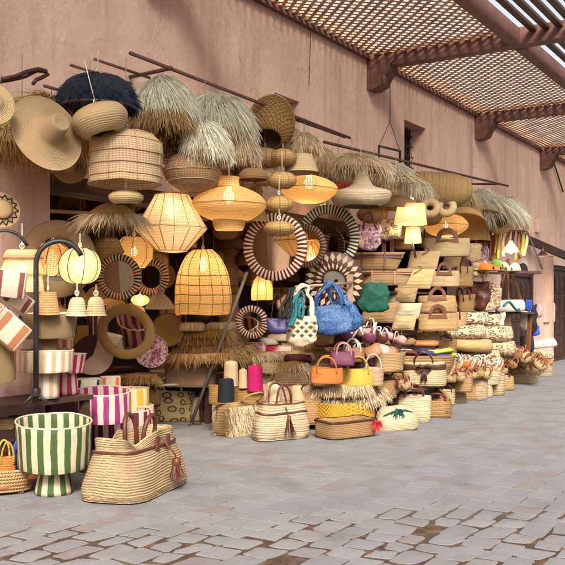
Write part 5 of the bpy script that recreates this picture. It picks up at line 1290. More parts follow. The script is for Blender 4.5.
# ================================================================== right half: straw boards, handled totes, heaps of mini bags
for px, py, w, h, Y, shape, mat, lab, kw in (
    (374, 261, 62, 18, 4.95, 'boat', 'straw', 'long straw clutch with brown straps, upper left of the hanging boards', dict(trim='leather')),
    (384, 277, 60, 17, 4.85, 'boat', 'straw_pale', 'long pale straw clutch with brown straps, just below the upper one', dict(trim='leather_tan')),
    (424, 260, 34, 19, 4.95, 'para', 'straw_pale', 'pale straw clutch with a cord loop in the upper right of the boards', dict(cordloop=True)),
    (416, 279, 38, 20, 4.75, 'para', 'straw_pale', 'pale straw clutch with a cord loop, lower right of the boards', dict(cordloop=True)),
    (452, 262, 20, 14, 5.15, 'para', 'straw', 'short straw clutch behind the brown handled tote', {}),
    (405, 295, 26, 15, 4.85, 'para', 'straw_pale', 'uppermost of three puffy straw pouches left of the handled totes', dict(puff=.06)),
    (408, 311, 28, 16, 4.8, 'para', 'straw_white', 'middle of three puffy straw pouches left of the handled totes', dict(puff=.06)),
    (404, 323, 26, 15, 4.75, 'para', 'straw_pale', 'lowest of three puffy straw pouches left of the handled totes', dict(puff=.06)),
    (379, 313, 38, 20, 4.95, 'para', 'straw', 'broad straw pouch half hidden behind the green velvet pouch', dict(puff=.05)),
    (392, 302, 16, 18, 5.0, 'flat', 'straw_white', 'pale straw pouch right of the green velvet pouch', {})):
    clutch(px, py, w, h, Y, mat, lab, shape, yaw=RND.uniform(-.1, .15), lean=RND.uniform(-.22, -.08), **kw)
for px, yb, w, h, Y, mat, hm, lab, kind in (
    (447, 257, 46, 18, 4.85, 'straw_pale', 'handlewood', 'straw tote with an oval wooden handle, topmost of the stack', 'board'),
    (444, 287, 30, 16, 4.9, 'straw_pale', 'handlewood', 'straw tote with a wooden handle, second from the top of the stack', 'board'),
    (437, 313, 38, 17, 4.75, 'straw', 'handlewood', 'straw tote with a wooden handle, second from the bottom of the stack', 'board'),
    (438, 331, 40, 17, 4.65, 'straw', 'handlewood', 'straw tote with a wooden handle, lowest of the stack', 'board')):
    tote(px, yb, w, h, Y, mat, lab, depth=.34, top=(1.0, .9), power=5, handle=(kind, .48, .72, hm, .01), bulge=.01, name='straw_tote')
for px, yb, w, h, Y, lab in ((464, 287, 18, 20, 4.95, 'deep straw basket right of the wooden handled totes, upper one'), (466, 313, 16, 18, 4.95, 'deep straw basket right of the wooden handled totes, middle one'), (460, 312, 14, 17, 5.15, 'deep straw basket tucked behind the middle one'), (456, 334, 20, 22, 4.8, 'rounded straw pouch behind the lowest wooden handled tote')):
    tote(px, yb, w, h, Y, 'straw' if px != 466 else 'straw_tan', lab, depth=.7, top=(1.1, 1.1), power=3, bulge=-.02, name='straw_basket', cat='basket', handle=('loop', .4, .4, 'leather', .012))
mb = MB(); s0 = at(440, 291, 5.0)
ST4 = stand(10.4, 13.9, 5.15, 6.3, on(440, 332, .95).z if False else .95, 'tall dark counter under the wooden handled totes')
# shelf boards carrying the totes and straw boards
def shelf(pxa, pxb, py, Y, label, d=.45):
    a, b = at(pxa, py, Y), at(pxb, py, Y); z = a.z
    t = thing('shelf_board', label, 'shelf', (a.x, Y, z)); L = b.x-a.x
    mb = MB(); mb.box(0, L, -.02, d, -.03, -.003); mb.build('board', 'darkwood', t, False)
    mb = MB(); mb.tube([(.05, d-.02, -.03), (.05, d-.02, -.3)], .012, 5); mb.build('bracket', 'iron', t)
    mb = MB(); mb.tube([(L-.05, d-.02, -.03), (L-.05, d-.02, -.3)], .012, 5); mb.build('bracket', 'iron', t)
for a in ((362, 412, 272, 5.0, 'upper dark shelf under the long straw clutches'), (362, 430, 290, 4.95, 'second dark shelf above the green pouch')): shelf(*a)

# ring patterned bags, stacked
for px, yt, yb, w, Y, mat, lab in ((472, 312, 326, 34, 4.75, 'tribal', 'chain patterned cream pouch, top of the ringed pile'), (466, 325, 339, 40, 4.65, 'rings_cream', 'ring patterned cream pouch, second in the pile'), (496, 326, 342, 34, 4.75, 'rings_cream', 'ring patterned cream pouch at the right of the pile'),
        (470, 338, 352, 44, 4.6, 'straw', 'plain straw pouch, third in the ringed pile'), (500, 340, 356, 30, 4.7, 'rings_cream', 'ring patterned pouch low at the right of the pile'), (478, 350, 363, 44, 4.55, 'rings_cream', 'ring patterned cream pouch, lowest in the pile'), (490, 314, 328, 20, 4.9, 'tribal', 'small chain patterned pouch behind the top one')):
    p = at(px, yb, Y); a, b = w*p.m/2, (yb-yt)*p.m
    t = thing('patterned_pouch', lab, 'pouch', p.loc, p.face+RND.uniform(-.2, .2), None, 0, RND.uniform(-.06, .06))
    mb = MB(); mb.loft([(.003, a*.8, .10), (b*.3, a, .20), (b*.65, a*.98, .19), (b*.95, a*.9, .10), (b, a*.85, .03), (b, a*.05, .005)], 36, 3.4, us=2*a*2.2, jit=.012); mb.build('body', mat, t)
    mb = MB(); mb.tube([(q*a*.85, -.03-.02*math.sin(q*9), b+.002) for q in (-1, -.6, -.2, .2, .6, 1)], .008, 5); mb.build('zip', 'leather_dark', t)
# woven and leather bags hanging at the end, with the slipper rack
for px, yt, yb, w, Y, mat, lab, st in ((478, 282, 312, 22, 5.0, 'leather', 'tall brown leather fringe bag hanging beside the baskets', 'leather'), (489, 284, 311, 22, 4.95, 'rings_cream', 'cream dotted cloth sack hanging above the ringed pile', 'cream'), (478, 245, 268, 18, 5.1, 'pinkcloth', 'mottled grey pink cloth bag under the bowl shades', 'plum'), (480, 262, 278, 15, 4.9, 'tribal', 'round patterned pouch hanging by the slipper rack', None),
        (487, 236, 262, 22, 5.2, 'weave_dark', 'dark straw sack hanging in the gloom under the white spray', None), (469, 236, 256, 12, 5.15, 'leather', 'small red brown leather bag behind the topmost tote', 'leather'), (474, 244, 262, 14, 5.0, 'straw_pale', 'pale straw sack next to the topmost tote', None)):
    cloth_bag(px, yt, yb, w, Y, mat, lab, st, 9, flare=.95, fat=.4, strapw=.012)
# slipper rack
p = at(511, 272, 4.75); m = p.m
t = thing('display_rack', 'iron rack with hanging leather strips around the far lamp', 'rack', p.loc, p.face)
mb = MB(); mb.tube([(-22*m, 0, 44*m), (16*m, 0, 40*m), (30*m, -.1, 2*m)], .014, 6); mb.tube([(-22*m, 0, 44*m), (-26*m, 0, 0), (28*m, 0, 0)], .014, 6); mb.build('iron_frame', 'rust', t)
mb = MB(); mb.box(-27*m, 29*m, -.10, .25, -.03, -.002); mb.build('shelf', 'darkwood', t, False)
for k in range(9):
    x = (-20+k*4.6)*m; mb = MB(); L = RND.uniform(20, 32)*m
    mb.tube([(x, .05, 42*m), (x+RND.gauss(0, .03), .03, 42*m-L*.5), (x+RND.gauss(0, .05), .0, 42*m-L)], .030, 6); mb.build('leather_strip', ('leather', 'leather_tan', 'olive', 'cream', 'brown')[k % 5], t)
pendant('cone_lamp', 511, 242, 252, 17, 4.7, [(1, 0), (.75, .4), (.2, 1)], 'net_white', 'small bright cone lamp over the far slipper rack', lit=7, bulb_z=.3, cord=.25, smooth=False, br=.07)
def shoe(px, py, Y, mat, lab, s=1.0, yaw=0.0, rx=0):
    p = at(px, py, Y); t = thing('slipper', lab, 'slipper', p.loc, p.face+yaw, None, rx)
    mb = MB(); L, w = .15*s, .055*s
    mb.loft([(0, w*.9, L), (.012, w, L*1.02), (.018, w*.95, L)], 28, 2.3); mb.build('sole', 'leather_tan', t)
    mb = MB(); rows = []
    for i in range(7):
        q = i/6; y = -L*(1.0-q*1.0); hw = w*(.25+.75*min(1, q*1.8)**.6); hh = .03+.05*q
        rows.append([(hw*math.cos(PI*k/10), y, .018+hh*s*math.sin(PI*k/10)) for k in range(11)])
    mb.grid(rows, lambda i, j: (j*.01, i*.03), closed=False); mb.build('upper', mat, t)
for px, py, mat, lab, s, yaw in ((482, 271, 'orange', 'orange leather slipper left on the rack shelf', 1.6, .8), (489, 271, 'orange', 'second orange slipper next to the apple green one', 1.4, 1.0), (496, 269, 'apple', 'apple green slipper on the rack shelf', 1.9, .3), (504, 272, 'cream', 'cream slipper under the cone lamp, left', 1.9, .1), (515, 272, 'cream', 'cream slipper under the cone lamp, right', 1.9, -.2), (523, 272, 'black', 'black slipper at the right end of the rack shelf', 1.8, -.5)):
    shoe(px, py, 4.72, mat, lab, s, yaw)
# small table with cushions, cloths and post
p = at(510, 300, 4.95)
t = thing('display_trestle', 'narrow dark trestle with brown crossed legs behind the cushions', 'trestle', (p.x, p.y, 0), p.face); z = at(510, 312, 4.95).z
mb = MB(); mb.box(-.42, .42, -.2, .2, z-.03, z); mb.build('top', 'darkwood', t, False)
for sx in (-1, 1):
    mb = MB(); mb.bar((sx*.35, 0, z-.03), (sx*.28, -.1, 0), .06, .06); mb.build('leg', 'handlewood', t, False)
mb = MB()
for x0, x1 in ((-.05, .22), (-.05, -.02), (-.02, -.25)): mb.bar((x0, -.05, z+.95), (x1, -.15, z+.12), .035, .035)
mb.build('crossed_sticks', 'leather_tan', t, False)
mb = MB(); mb.box(-.10, .02, -.11, .01, .0, z-.035); mb.build('post', 'palewood', t, False)
cushion(510, 300, 312, 30, 4.85, 'white', 'white puffy cushion with blue swirl on the trestle', None, depth=.6, roll=-.05)
mb = MB(); p = at(512, 303, 4.85); fw = Vector((-math.sin(p.face), 0, 0))
q = [at(504+k*1.2, 306-4*math.sin(k*.42), 4.66).loc for k in range(14)]; mb.tube(q, .022, 6); solo(mb, 'blue_ribbon', 'teal', 'turquoise ribbon looped over the white cushion', 'ribbon')
cushion(542, 340, 348, 28, 4.7, 'white', 'white flat cushion with brown end at the far right of the heap', None, depth=.5, roll=-.12)
cushion(540, 350, 358, 26, 4.65, 'rings_cream', 'dotted cream cushion under the white flat one', None, depth=.5, roll=.05)
cushion(527, 336, 352, 14, 4.85, 'black', 'black bundle in the shade behind the flat cushions', None, depth=.7)
for px, yt, yb, w, mat, lab, yaw in ((526, 312, 330, 11, 'white', 'grey white jersey cloth hanging from the trestle', 0), (532, 305, 333, 10, 'black', 'black jersey hanging beside the blue one', .2), (533, 326, 336, 13, 'royal', 'royal blue cloth hem hanging at the far end', 0), (529, 300, 312, 8, 'royal', 'royal blue cloth top hanging at the far end', .3), (538, 305, 318, 12, 'rose', 'rose and white round patch hanging at the far end', 0), (502, 312, 328, 5, 'white', 'narrow white cloth strip hanging left of the trestle', 0)):
    cloth_bag(px, yt, yb, w, 4.75, mat, lab, None, fat=.3, flare=1.0, yaw=yaw, name='hanging_cloth')

# the wide tray of flat purses on the left of the totes
g_ = on(408, 368, .45, 0); p = at(410, 374, 4.45); m = p.m
t = thing('straw_tub', 'very wide shallow straw tub heaped with flat coloured purses', 'tub', p.loc, p.face+.1); RA, RB, HH = 45*m, 28*m, 19*m
mb = MB(); mb.loft(coil_secs([(.004, RA*.86, RB*.86), (HH*.5, RA*.95, RB*.95), (HH, RA, RB)], 8, .006), 80, 2.6, jit=.004); mb.loft([(HH, RA, RB), (HH+.01, RA*.985, RB*.985), (HH*.7, RA*.96, RB*.96), (HH*.69, .01, .01)], 80, 2.6, base=False); mb.build('body', 'straw', t)
base = p
def flat_purse(x, y, z, rz, mat, lab, s=1.0, group=None):
    t = thing('flat_purse', lab, 'purse', (x, y, z), rz, group, RND.uniform(-.25, .25), RND.uniform(-.2, .2)); a, b = .14*s, .085*s
    mb = MB(); mb.loft([(0, a*.9, b*.9), (.012, a, b), (.03, a*.97, b*.97), (.042, a*.8, b*.8), (.045, a*.02, b*.02)], 24, 4.5, jit=.02); mb.build('body', mat, t)
    mb = MB(); mb.loft([(.040, a*.9, b*.5, 0, -b*.35), (.050, a*.85, b*.45, 0, -b*.35), (.051, .01, .01, 0, -b*.35)], 20, 4); mb.build('flap', mat, t)
    mb = MB(); mb.tube(arc(a*1.2, .06, 10, b*.7, .05, .03), .006, 5); mb.build('strap', 'leather_dark', t)
    return t
fp = (('rose', 'dusty rose'), ('plum', 'plum'), ('olive', 'lime'), ('black', 'black'), ('teal', 'teal'), ('royal', 'blue'), ('cream', 'cream'), ('violet', 'violet'), ('leather', 'red brown'), ('white', 'off white'))
spots = [(-34, 0), (-30, 9), (-24, -6), (-20, 4), (-14, -9), (-12, 8), (-6, 0), (-3, -10), (2, 9), (6, -4), (12, 6), (14, -9), (20, -1), (23, 8), (27, -7), (33, 2)]
wh = ('at the left end of', 'at the left back of', 'at the left front of', 'left of centre in', 'at the front left of', 'behind the middle of', 'in the middle of', 'at the front of', 'at the back of', 'right of the middle of', 'at the back right of', 'at the front right of', 'towards the right of', 'far back right of', 'near the right front of', 'at the right end of')
order = [0, 1, 0, 6, 1, 9, 0, 8, 2, 1, 3, 3, 4, 2, 5, 4]
c_, s_ = math.cos(base.face+.1), math.sin(base.face+.1)
for k, (dx, dy) in enumerate(spots):
    mat, nm = fp[order[k]]
    for lay in (0, 1):
        if lay: mat2, nm2 = fp[(order[k]+3+k) % 10]
        x, y = dx*m+(.03 if lay else 0), dy*m*1.2
        flat_purse(base.x+c_*x-s_*y, base.y+s_*x+c_*y, base.z+HH*.72+lay*.055+RND.uniform(0, .03), base.face+RND.uniform(-.9, .9), mat2 if lay else mat, ('%s flat purse lying on top %s the wide tub' if lay else '%s flat purse underneath %s the wide tub') % ((nm2 if lay else nm), wh[k]), 1.15)
STX = stand(9.3, 10.6, 4.25, 5.1, p.z-.004, 'dark counter under the wide tub of purses')

# open tote of leather bits, left of the tub
tote(385, 372, 32, 20, 4.35, 'straw', 'square straw basket holding rose and brown leather purses', depth=.8, top=(1.15, 1.15), power=6, name='straw_basket', cat='basket', rz=at(385, 372, 4.35).face+.5)
for px, py, mat, lab in ((373, 352, 'leather_tan', 'tan leather purse leaning out of the square basket'), (381, 351, 'rose', 'rose leather purse leaning out of the square basket'), (390, 352, 'leather_tan', 'second tan purse at the right of the square basket')):
    p = at(px, py, 4.33); mb = MB(); mb.slab([(-.09, -.06), (.09, -.06), (.10, .06), (.05, .09), (-.08, .08)], .03, .02); solo(mb, 'leather_purse', mat, lab, 'purse', p.loc, p.face, rx=-.4, ry=RND.uniform(-.5, .5))
# ring handled bags heaped behind the yellow tote
for k, (px, py, mat, hm, lab) in enumerate(((342, 356, 'plum', 'rose', 'plum bag with pale ring handles heaped behind the yellow tote'), (352, 352, 'brown', 'rope', 'brown bag with rope ring handles under the blue bags'), (362, 356, 'plum', 'rope', 'second plum bag with rope ring handles near the tub'), (356, 362, 'leather_dark', 'rose', 'dark leather bag with rose ring handles in the heap'))):
    tote(px, py+10, 24, 14, 4.45+.04*k, mat, lab, depth=.6, handle=('loop', .6, .7, hm, .010), name='ring_bag')
tote(374, 386, 18, 18, 4.3, 'weave_pink', 'small rosy straw bucket with a thin handle right of the yellow tote', depth=.8, top=(1.2, 1.2), handle=('single', .9, .8, 'rope', .007), name='straw_bucket', cat='basket')
# basket with the brown bow
t = tote(424, 386, 42, 24, 4.15, 'braid_pale', 'pale straw basket with a big dark brown bow and band', depth=.6, top=(.98, .9), power=3.2, trim=((.82, 'leather_dark', .03),), handle=('loop', .45, .45, 'leather_dark', .012), name='straw_basket', cat='basket', bulge=.02)
p = at(424, 386, 4.15); m = p.m; mb = MB(); yb_ = -.62*21*m
for sx in (-1, 1):
    mb.tube([(0, yb_-.02, 18*m), (sx*4*m, yb_-.06, 22*m), (sx*7*m, yb_-.03, 19*m), (sx*4*m, yb_-.05, 16*m), (0, yb_-.02, 18*m)], .018, 6)
    mb.tube([(0, yb_-.03, 18*m), (sx*1.5*m, yb_-.05, 12*m), (sx*2*m, yb_-.04, 6*m)], .016, 6)
mb.build('bow', 'leather_dark', t)
stand(9.45, 10.2, 4.08, 4.3, at(424, 386, 4.15).z-.004, 'narrow dark step under the basket with the bow')
# front row on the paving
L_ = on(397, 432, 0, .20)
t = clutch(0, 0, 1, 1, 4, 'straw_white', 'x', 'flat') if False else tote(0, 0, 42, 24, 0, 'straw_white', 'white straw bag with a green ribbon bow, slumped at the front of the row', depth=.55, top=(.72, .35), power=4.5, loc=L_, rz=L_.face+.25, open_top=False, ry=-.10, rx=.12)
m = L_.m; mb = MB()
for k in range(46):
    mb.strand((RND.gauss(0, 1.2)*m, -6.5*m+RND.gauss(0, .4)*m, 21*m), (RND.gauss(0, 1), -.6+RND.gauss(0, .4), RND.gauss(.1, .5)), 7*m*RND.uniform(.6, 1.2), .7, .02, 3)
mb.tube([(-16*m, -7*m, 16*m), (-6*m, -7.5*m, 20*m), (0, -7*m, 21*m), (8*m, -7.2*m, 20.5*m), (15*m, -7*m, 17*m)], .012, 6)
mb.build('ribbon_bow', 'green', t)
for px, py, w, h, mat, hm, lab, kw in (
    (414, 424, 34, 26, 'braid_pale', 'leather', 'rounded braided tote behind the green bowed bag', dict(depth=.6, top=(.9, .7), handle=('flop', .5, .6, 'leather', .012))),
    (437, 419, 28, 17, 'straw_tan', 'leather_tan', 'straw crate with a dark patterned band at the corner of the row', dict(depth=.7, top=(1.02, 1.02), power=7, handle=('loop', .6, .5, 'leather', .012), rz=None)),
    (455, 404, 22, 19, 'braid_pale', 'leather', 'pale straw tote with red brown rim right of the crate', dict(depth=.6, top=(1.05, 1.0), handle=('loop', .5, .3, 'leather', .012), trim=((1.0, 'leather', .014),))),
    (475, 401, 24, 21, 'straw_white', 'leather', 'white straw tote with two small leather tabs', dict(depth=.6, top=(1.0, .9), handle=('flop', .45, .35, 'leather', .014))),
    (494, 396, 20, 21, 'braid_pale', 'leather', 'deep pale straw tote next to the wide flat tub', dict(depth=.7, top=(1.0, .95), handle=('loop', .5, .3, 'leather', .012))),
    (462, 392, 22, 16, 'straw', 'leather', 'low straw basket behind the red rimmed tote', dict(depth=.7, handle=('loop', .5, .3, 'leather', .012))),
    (400, 404, 26, 18, 'straw', 'leather', 'sagging straw bag behind the green bowed bag', dict(depth=.6, top=(.9, .6), handle=('flop', .5, .5, 'leather', .012))),
    (388, 398, 18, 18, 'weave_dark', 'leather_dark', 'dark straw basket in the shade right of the yellow tote', dict(depth=.7, top=(1.0, .9)))):
    kw = dict(kw); kw.pop('rz', None); L_ = on(px, py, 0, .18) if py > 395 else at(px, py, 4.3)
    if py <= 404 and px in (400, 388): L_ = at(px, py, 4.35)
    tote(0, 0, w, h, 0, mat, lab, loc=L_, coil=10, rz=L_.face+RND.uniform(-.2, .35), **kw)
L_ = on(437, 419, 0, .18)
mb = MB(); a_ = 14.3*L_.m
p = at(437, 392, 4.35); t = thing('bow_handled_basket', 'round tan basket with a hooped leather handle behind the crate', 'basket', (p.x, p.y, p.z-.30), p.face); m = p.m
mb = MB(); mb.lathe([(.01, .0), (11*m, .0), (14*m, 10*m), (13.6*m, 10.5*m), (10.5*m, .03), (.01, .03)], 36); mb.build('body', 'straw_tan', t)
mb = MB(); mb.tube(arc(26*m, 15*m, 18, 0, .02, 9*m), .026, 7); mb.tube(arc(20*m, 10*m, 18, -.05, -.05, 9*m), .018, 7); mb.build('handle', 'leather_tan', t)
# crate band of dark letters-like braid motifs
L_ = on(437, 419, 0, .18); t = [o for o in COL.objects if o.get('label', '').startswith('straw crate with a dark')][0]; m = L_.m
mb = MB(); a, b = 14.4*m, 10.2*m
for k in range(9):
    x = (-11+k*2.4)*m; mb.box(x, x+1.5*m, -b-.004, -b+.01, 3.2*m, 8.2*m)
    mb.box(x+.5*m, x+1.9*m, -b-.006, -b-.004, 5.2*m, 6.2*m)
mb.build('patterned_band', 'leather_dark', t, False)

# tubs with heaps of mini baskets (prototype + copies)
def tub(px, yb, w, h, lab, loc=None, mat='braid_pale', depth=.75):
    L = loc or on(px, yb, 0, .25); a, H = w*L.m/2, h*L.m
    t = thing('straw_tub', lab, 'tub', L.loc, L.face+.2)
    mb = MB(); mb.loft(coil_secs([(.004, a*.92, a*depth*.92), (H*.4, a, a*depth), (H, a*1.02, a*depth*1.02)], 7, .007), 72, 2.6, jit=.004)
    mb.loft([(H, a*1.02, a*depth*1.02), (H+.012, a, a*depth), (H*.75, a*.96, a*depth*.96), (H*.74, .01, .01)], 72, 2.6, base=False); mb.build('body', mat, t)
    L.a, L.H, L.b = a, H, a*depth; return L
def mini(bm, hm, lab, group):
    t = thing('mini_basket', lab, 'basket', (0, 0, 0), 0, group)
    mb = MB(); mb.loft([(.002, .055, .04), (.03, .075, .055), (.08, .085, .06), (.11, .08, .05)], 20, 2.6, jit=.02); mb.loft([(.11, .08, .05), (.108, .07, .04), (.06, .06, .035), (.059, .002, .002)], 20, 2.6, base=False); mb.build('body', bm, t)
    for s in (-1, 1):
        mb = MB(); mb.tube(arc(.10, .10, 10, s*.045, s*.03, .10, leg=.03), .0085, 5); mb.build('handle', hm, t)
    return t
used = set()
def heap(L, n, protos, spread=.9, lift=0.0, s=1.0):
    """mini baskets tumbled in a mound over a tub"""
    for k in range(n):
        pr = protos[k % len(protos)]; q = RND.random()**.5*spread; a = RND.uniform(0, 2*PI)
        x, y = L.a*q*math.cos(a), L.b*q*math.sin(a); c, s_ = math.cos(L.face+.2), math.sin(L.face+.2)
        z = L.z+L.H*.74+lift+max(0, (1-q))*L.a*.35*RND.uniform(.5, 1.2)
        loc = (L.x+c*x-s_*y, L.y+s_*x+c*y, z); rz = RND.uniform(0, 6.3); rx, ry = RND.gauss(0, .35), RND.gauss(0, .35)
        if pr not in used: used.add(pr); o = pr; o.location = loc; o.rotation_euler = (rx, ry, rz)
        else: o = dup(pr, loc, rz, None, rx, ry)
        q_ = s*RND.uniform(.85, 1.25); o.scale = (q_*1.15, q_*1.15, q_*.9)
pr_red = mini('straw_pale', 'handle_red', 'mini straw basket with red brown handles heaped over the wide flat tub', 'mini baskets heaped over the wide tub')
pr_tan = mini('straw_tan', 'leather_tan', 'mini straw basket with tan handles heaped over the wide flat tub', 'tan handled mini baskets heaped over the wide tub')
pr_white = mini('straw_pale', 'rope', 'mini straw basket with white rope handles in the middle heap', 'rope handled mini baskets in the middle heap')
pr_pale = mini('weave_orange', 'leather_tan', 'mini orange straw basket with tan handles in the middle heap', 'orange mini baskets in the middle heap')
pr_r2 = mini('straw_pale', 'handle_red', 'mini straw basket with red brown handles stuffed in a front tote', 'mini baskets stuffed in the front totes')
L1 = tub(520, 384, 36, 11, 'wide flat straw tub of mini baskets near the far end of the row', on(520, 384, 0, .35))
heap(L1, 60, [pr_red, pr_red, pr_tan, pr_red], 1.05, .02, .95)
L2 = tub(543, 377, 18, 13, 'smaller round straw tub at the far end of the row', on(543, 377, 0, .3))
heap(L2, 14, [pr_red, pr_tan], .9, .0, .9)
Lm = at(500, 372, 4.75); Lm.a, Lm.b, Lm.H = .75, .40, .12; Lm.face = Lm.face
heap(Lm, 60, [pr_red, pr_tan, pr_red], 1.0, .0, .95)
L3 = tub(482, 388, 40, 16, 'broad straw tub behind the two pale totes, full of rope handled mini baskets', at(480, 384, 4.45))
heap(L3, 48, [pr_white, pr_white, pr_pale], 1.0, .02, .85)
L4 = tub(458, 384, 22, 12, 'round straw tub behind the basket with the bow', at(460, 380, 4.45), 'straw')
heap(L4, 18, [pr_white, pr_pale], .95, .02, .85)
for (px, yb, w, h) in ((494, 378, 20, 10), (475, 382, 24, 4), (455, 386, 22, 6)):
    L = at(px, yb, 4.3 if px < 480 else 4.45); L.a, L.b, L.H = w*L.m/2, w*L.m/3, .08
    heap(L, 14, [pr_r2], .95, .0, .85)
L = at(404, 398, 4.15); L.a, L.b, L.H = .22, .14, .08; heap(L, 6, [pr_r2], .9, .0, .75)
L = at(350, 350, 4.6); L.a, L.b, L.H = .40, .2, .1; heap(L, 8, [mini('plum', 'rope', 'mini plum bag with rope ring handles heaped beneath the blue bags', 'plum mini bags beneath the blue bags')], .95, .0, 1.0)
stand(12.6, 16.4, 4.95, 5.5, at(490, 372, 4.75).z, 'dark counter hidden under the far heaps of mini baskets')
stand(9.8, 12.9, 4.62, 5.1, .30, 'low dark step behind the front row of totes')

# ================================================================== the far side of the lane (seen only in the mirrors)
mb = MB()
mb.poly([(-20, -6.5, 0), (-20, -6.5, 4.6), (45, -6.5, 4.6), (45, -6.5, 0)])
for k in range(12):
    x = -12+k*4.5
    mb.box(x, x+1.4, -6.5, -6.42, .0, 2.2)
w2 = mb.build('opposite_wall', 'plaster', None, False); tag(w2, 'pink wall on the far side of the lane, seen in the mirrors', 'wall')

# ================================================================== more goods filling the shop and the upper row
def filler(kind, px, py, w, Y, label, group=None, mat='straw_gold', lit=0):
    if kind == 'tray': return disc_hat(px, py, w, Y, RND.uniform(-.05, .3), RND.uniform(-.4, .4), [(1, 0), (.92, .05), (.75, .01), (.4, .04), (.01, .02)], mat, label, name='straw_tray', cat='tray')
    if kind == 'hat': return disc_hat(px, py, w, Y, RND.uniform(.1, .5), RND.uniform(-.4, .5), HATP, mat, label)
    if kind == 'oval': return pendant('oval_lantern', px, py-w*.3, py+w*.3, w, Y, P_OVAL, mat, label, ribs=8, cord=.2, lit=lit, rib_mat='straw_gold')
    if kind == 'dome': return pendant('dome_lantern', px, py-w*.3, py+w*.3, w, Y, P_DOME, mat, label, ribs=6, cord=.2, lit=lit, rib_mat='straw_gold')
    if kind == 'drum': return pendant('drum_lantern', px, py-w*.35, py+w*.35, w, Y, P_DRUM, mat, label, ribs=8, hoops=(0, .33, .66), cord=.2, lit=lit, rib_mat='straw_gold')
    if kind == 'basket': return tote(px, py+w*.4, w, w*.75, Y, mat, label, depth=.7, top=(1.1, 1.1), power=2.8, handle=('loop', .5, .45, 'leather', .012), name='straw_basket', cat='basket')
deep = (('tray', 'straw_gold', 'round golden straw tray hanging deep in the shop', 'straw trays deep in the shop'), ('oval', 'net_gold', 'oval golden lantern hanging unlit deep in the shop', 'oval lanterns deep in the shop'), ('dome', 'straw_tan', 'brown straw dome hanging deep in the shop', 'straw domes deep in the shop'),
        ('basket', 'straw_gold', 'gold straw basket stored deep in the shop', 'baskets stored deep in the shop'), ('drum', 'net_gold', 'golden drum lantern hanging unlit deep in the shop', 'drum lanterns deep in the shop'))
k = 0
for row, py in enumerate((205, 222, 240, 258, 276, 296, 316, 336)):
    for col in range(11):
        px = 70 + col*32 + (row % 2)*16 + RND.uniform(-6, 6)
        d = deep[(k*3+row) % 5]; k += 1
        if px > 440 or RND.random() < .12: continue
        Y = RND.uniform(7.0, 8.1)
        p = at(px, py, Y)
        if p.x > 14.9 or p.x < 5.9 or p.z > 2.7: continue
        filler(d[0], px, py, RND.uniform(20, 29), Y, d[2], d[3], d[1])['group'] = d[3]
for px, py, w, Y, e in ((88, 268, 20, 6.6, 8), (140, 300, 18, 7.0, 9), (290, 215, 20, 6.6, 8), (345, 268, 18, 6.6, 8), (232, 290, 16, 7.2, 10)):  # extra lanterns added to warm and brighten the dark shop interior
    filler('oval', px, py, w, Y, {88: 'lit lantern glowing in the shop between globe lantern and striped mirror', 140: 'lit lantern glowing low between the two striped mirrors', 290: 'lit lantern glowing behind the string of ovals', 345: 'lit lantern glowing behind the sunburst mirror', 232: 'lit lantern glowing beside the bell lantern'}[px], None, 'net_gold', e)
# upper row: more shades in the gaps
U = [('hat', 70, 168, 34, 5.15, 'straw_tan', 'brown straw hat under the sombrero next to the drum lantern'), ('oval', 150, 172, 30, 5.2, 'net_tan', 'tan lantern half behind the drum lantern'), ('dome', 172, 150, 40, 5.05, 'straw_tan', 'brown straw dome under the bushiest white mop'),
     ('oval', 240, 182, 30, 5.0, 'net_tan', 'tan oval lantern left of the mushroom cap'), ('dome', 262, 140, 34, 5.1, 'straw_tan', 'straw dome under the open net basket'), ('oval', 290, 142, 26, 5.1, 'net_tan', 'tan oval lantern beneath the net basket'), ('drum', 250, 194, 26, 5.25, 'net_gold', 'golden drum lantern right of the wide saucer'),
     ('dome', 330, 168, 34, 5.15, 'straw_tan', 'brown straw dome behind the fringed disc'), ('oval', 322, 190, 28, 5.1, 'net_gold', 'golden oval lantern behind the trumpet shade'), ('hat', 340, 214, 24, 5.3, 'straw_pale', 'pale straw hat above the green striped mirror'),
     ('dome', 384, 196, 36, 5.0, 'straw_pale', 'pale straw dome right of the trumpet shade'), ('oval', 372, 214, 30, 5.2, 'net_gold', 'gold oval lantern above the pink cloth bag'), ('drum', 394, 232, 22, 5.4, 'net_gold', 'gold drum lantern left of the tripod lamp'),
     ('oval', 428, 216, 30, 5.05, 'net_gold', 'gold oval lantern behind the lit drum shade'), ('dome', 420, 196, 34, 5.1, 'straw_tan', 'brown straw dome behind the long blimp lantern'), ('hat', 468, 206, 32, 4.95, 'straw_pale', 'pale straw hat tucked behind the two tipped bowls'),
     ('dome', 474, 232, 32, 5.1, 'straw_gold', 'gold straw dome above the leather bags'), ('oval', 500, 226, 26, 4.95, 'straw_pale', 'pale straw oval under the white raffia spray'), ('basket', 470, 250, 16, 5.25, 'straw_tan', 'tan basket hanging right of the topmost tote'),
     ('basket', 430, 240, 20, 5.3, 'straw', 'straw basket hanging behind the tripod lamp'), ('basket', 404, 242, 20, 5.35, 'straw_gold', 'gold basket hanging above the pale clutches'), ('dome', 184, 240, 26, 5.9, 'net_gold', 'dim gold dome lantern between diamond and bell lanterns'), ('drum', 155, 262, 26, 6.2, 'net_gold', 'dim gold drum lantern under the diamond lantern'),
     ('oval', 226, 232, 26, 5.9, 'straw_tan', 'brown oval lantern under the wide saucer')]
for kd, px, py, w, Y, mt, lab in U: filler(kd, px, py, w, Y, lab, None, mt)
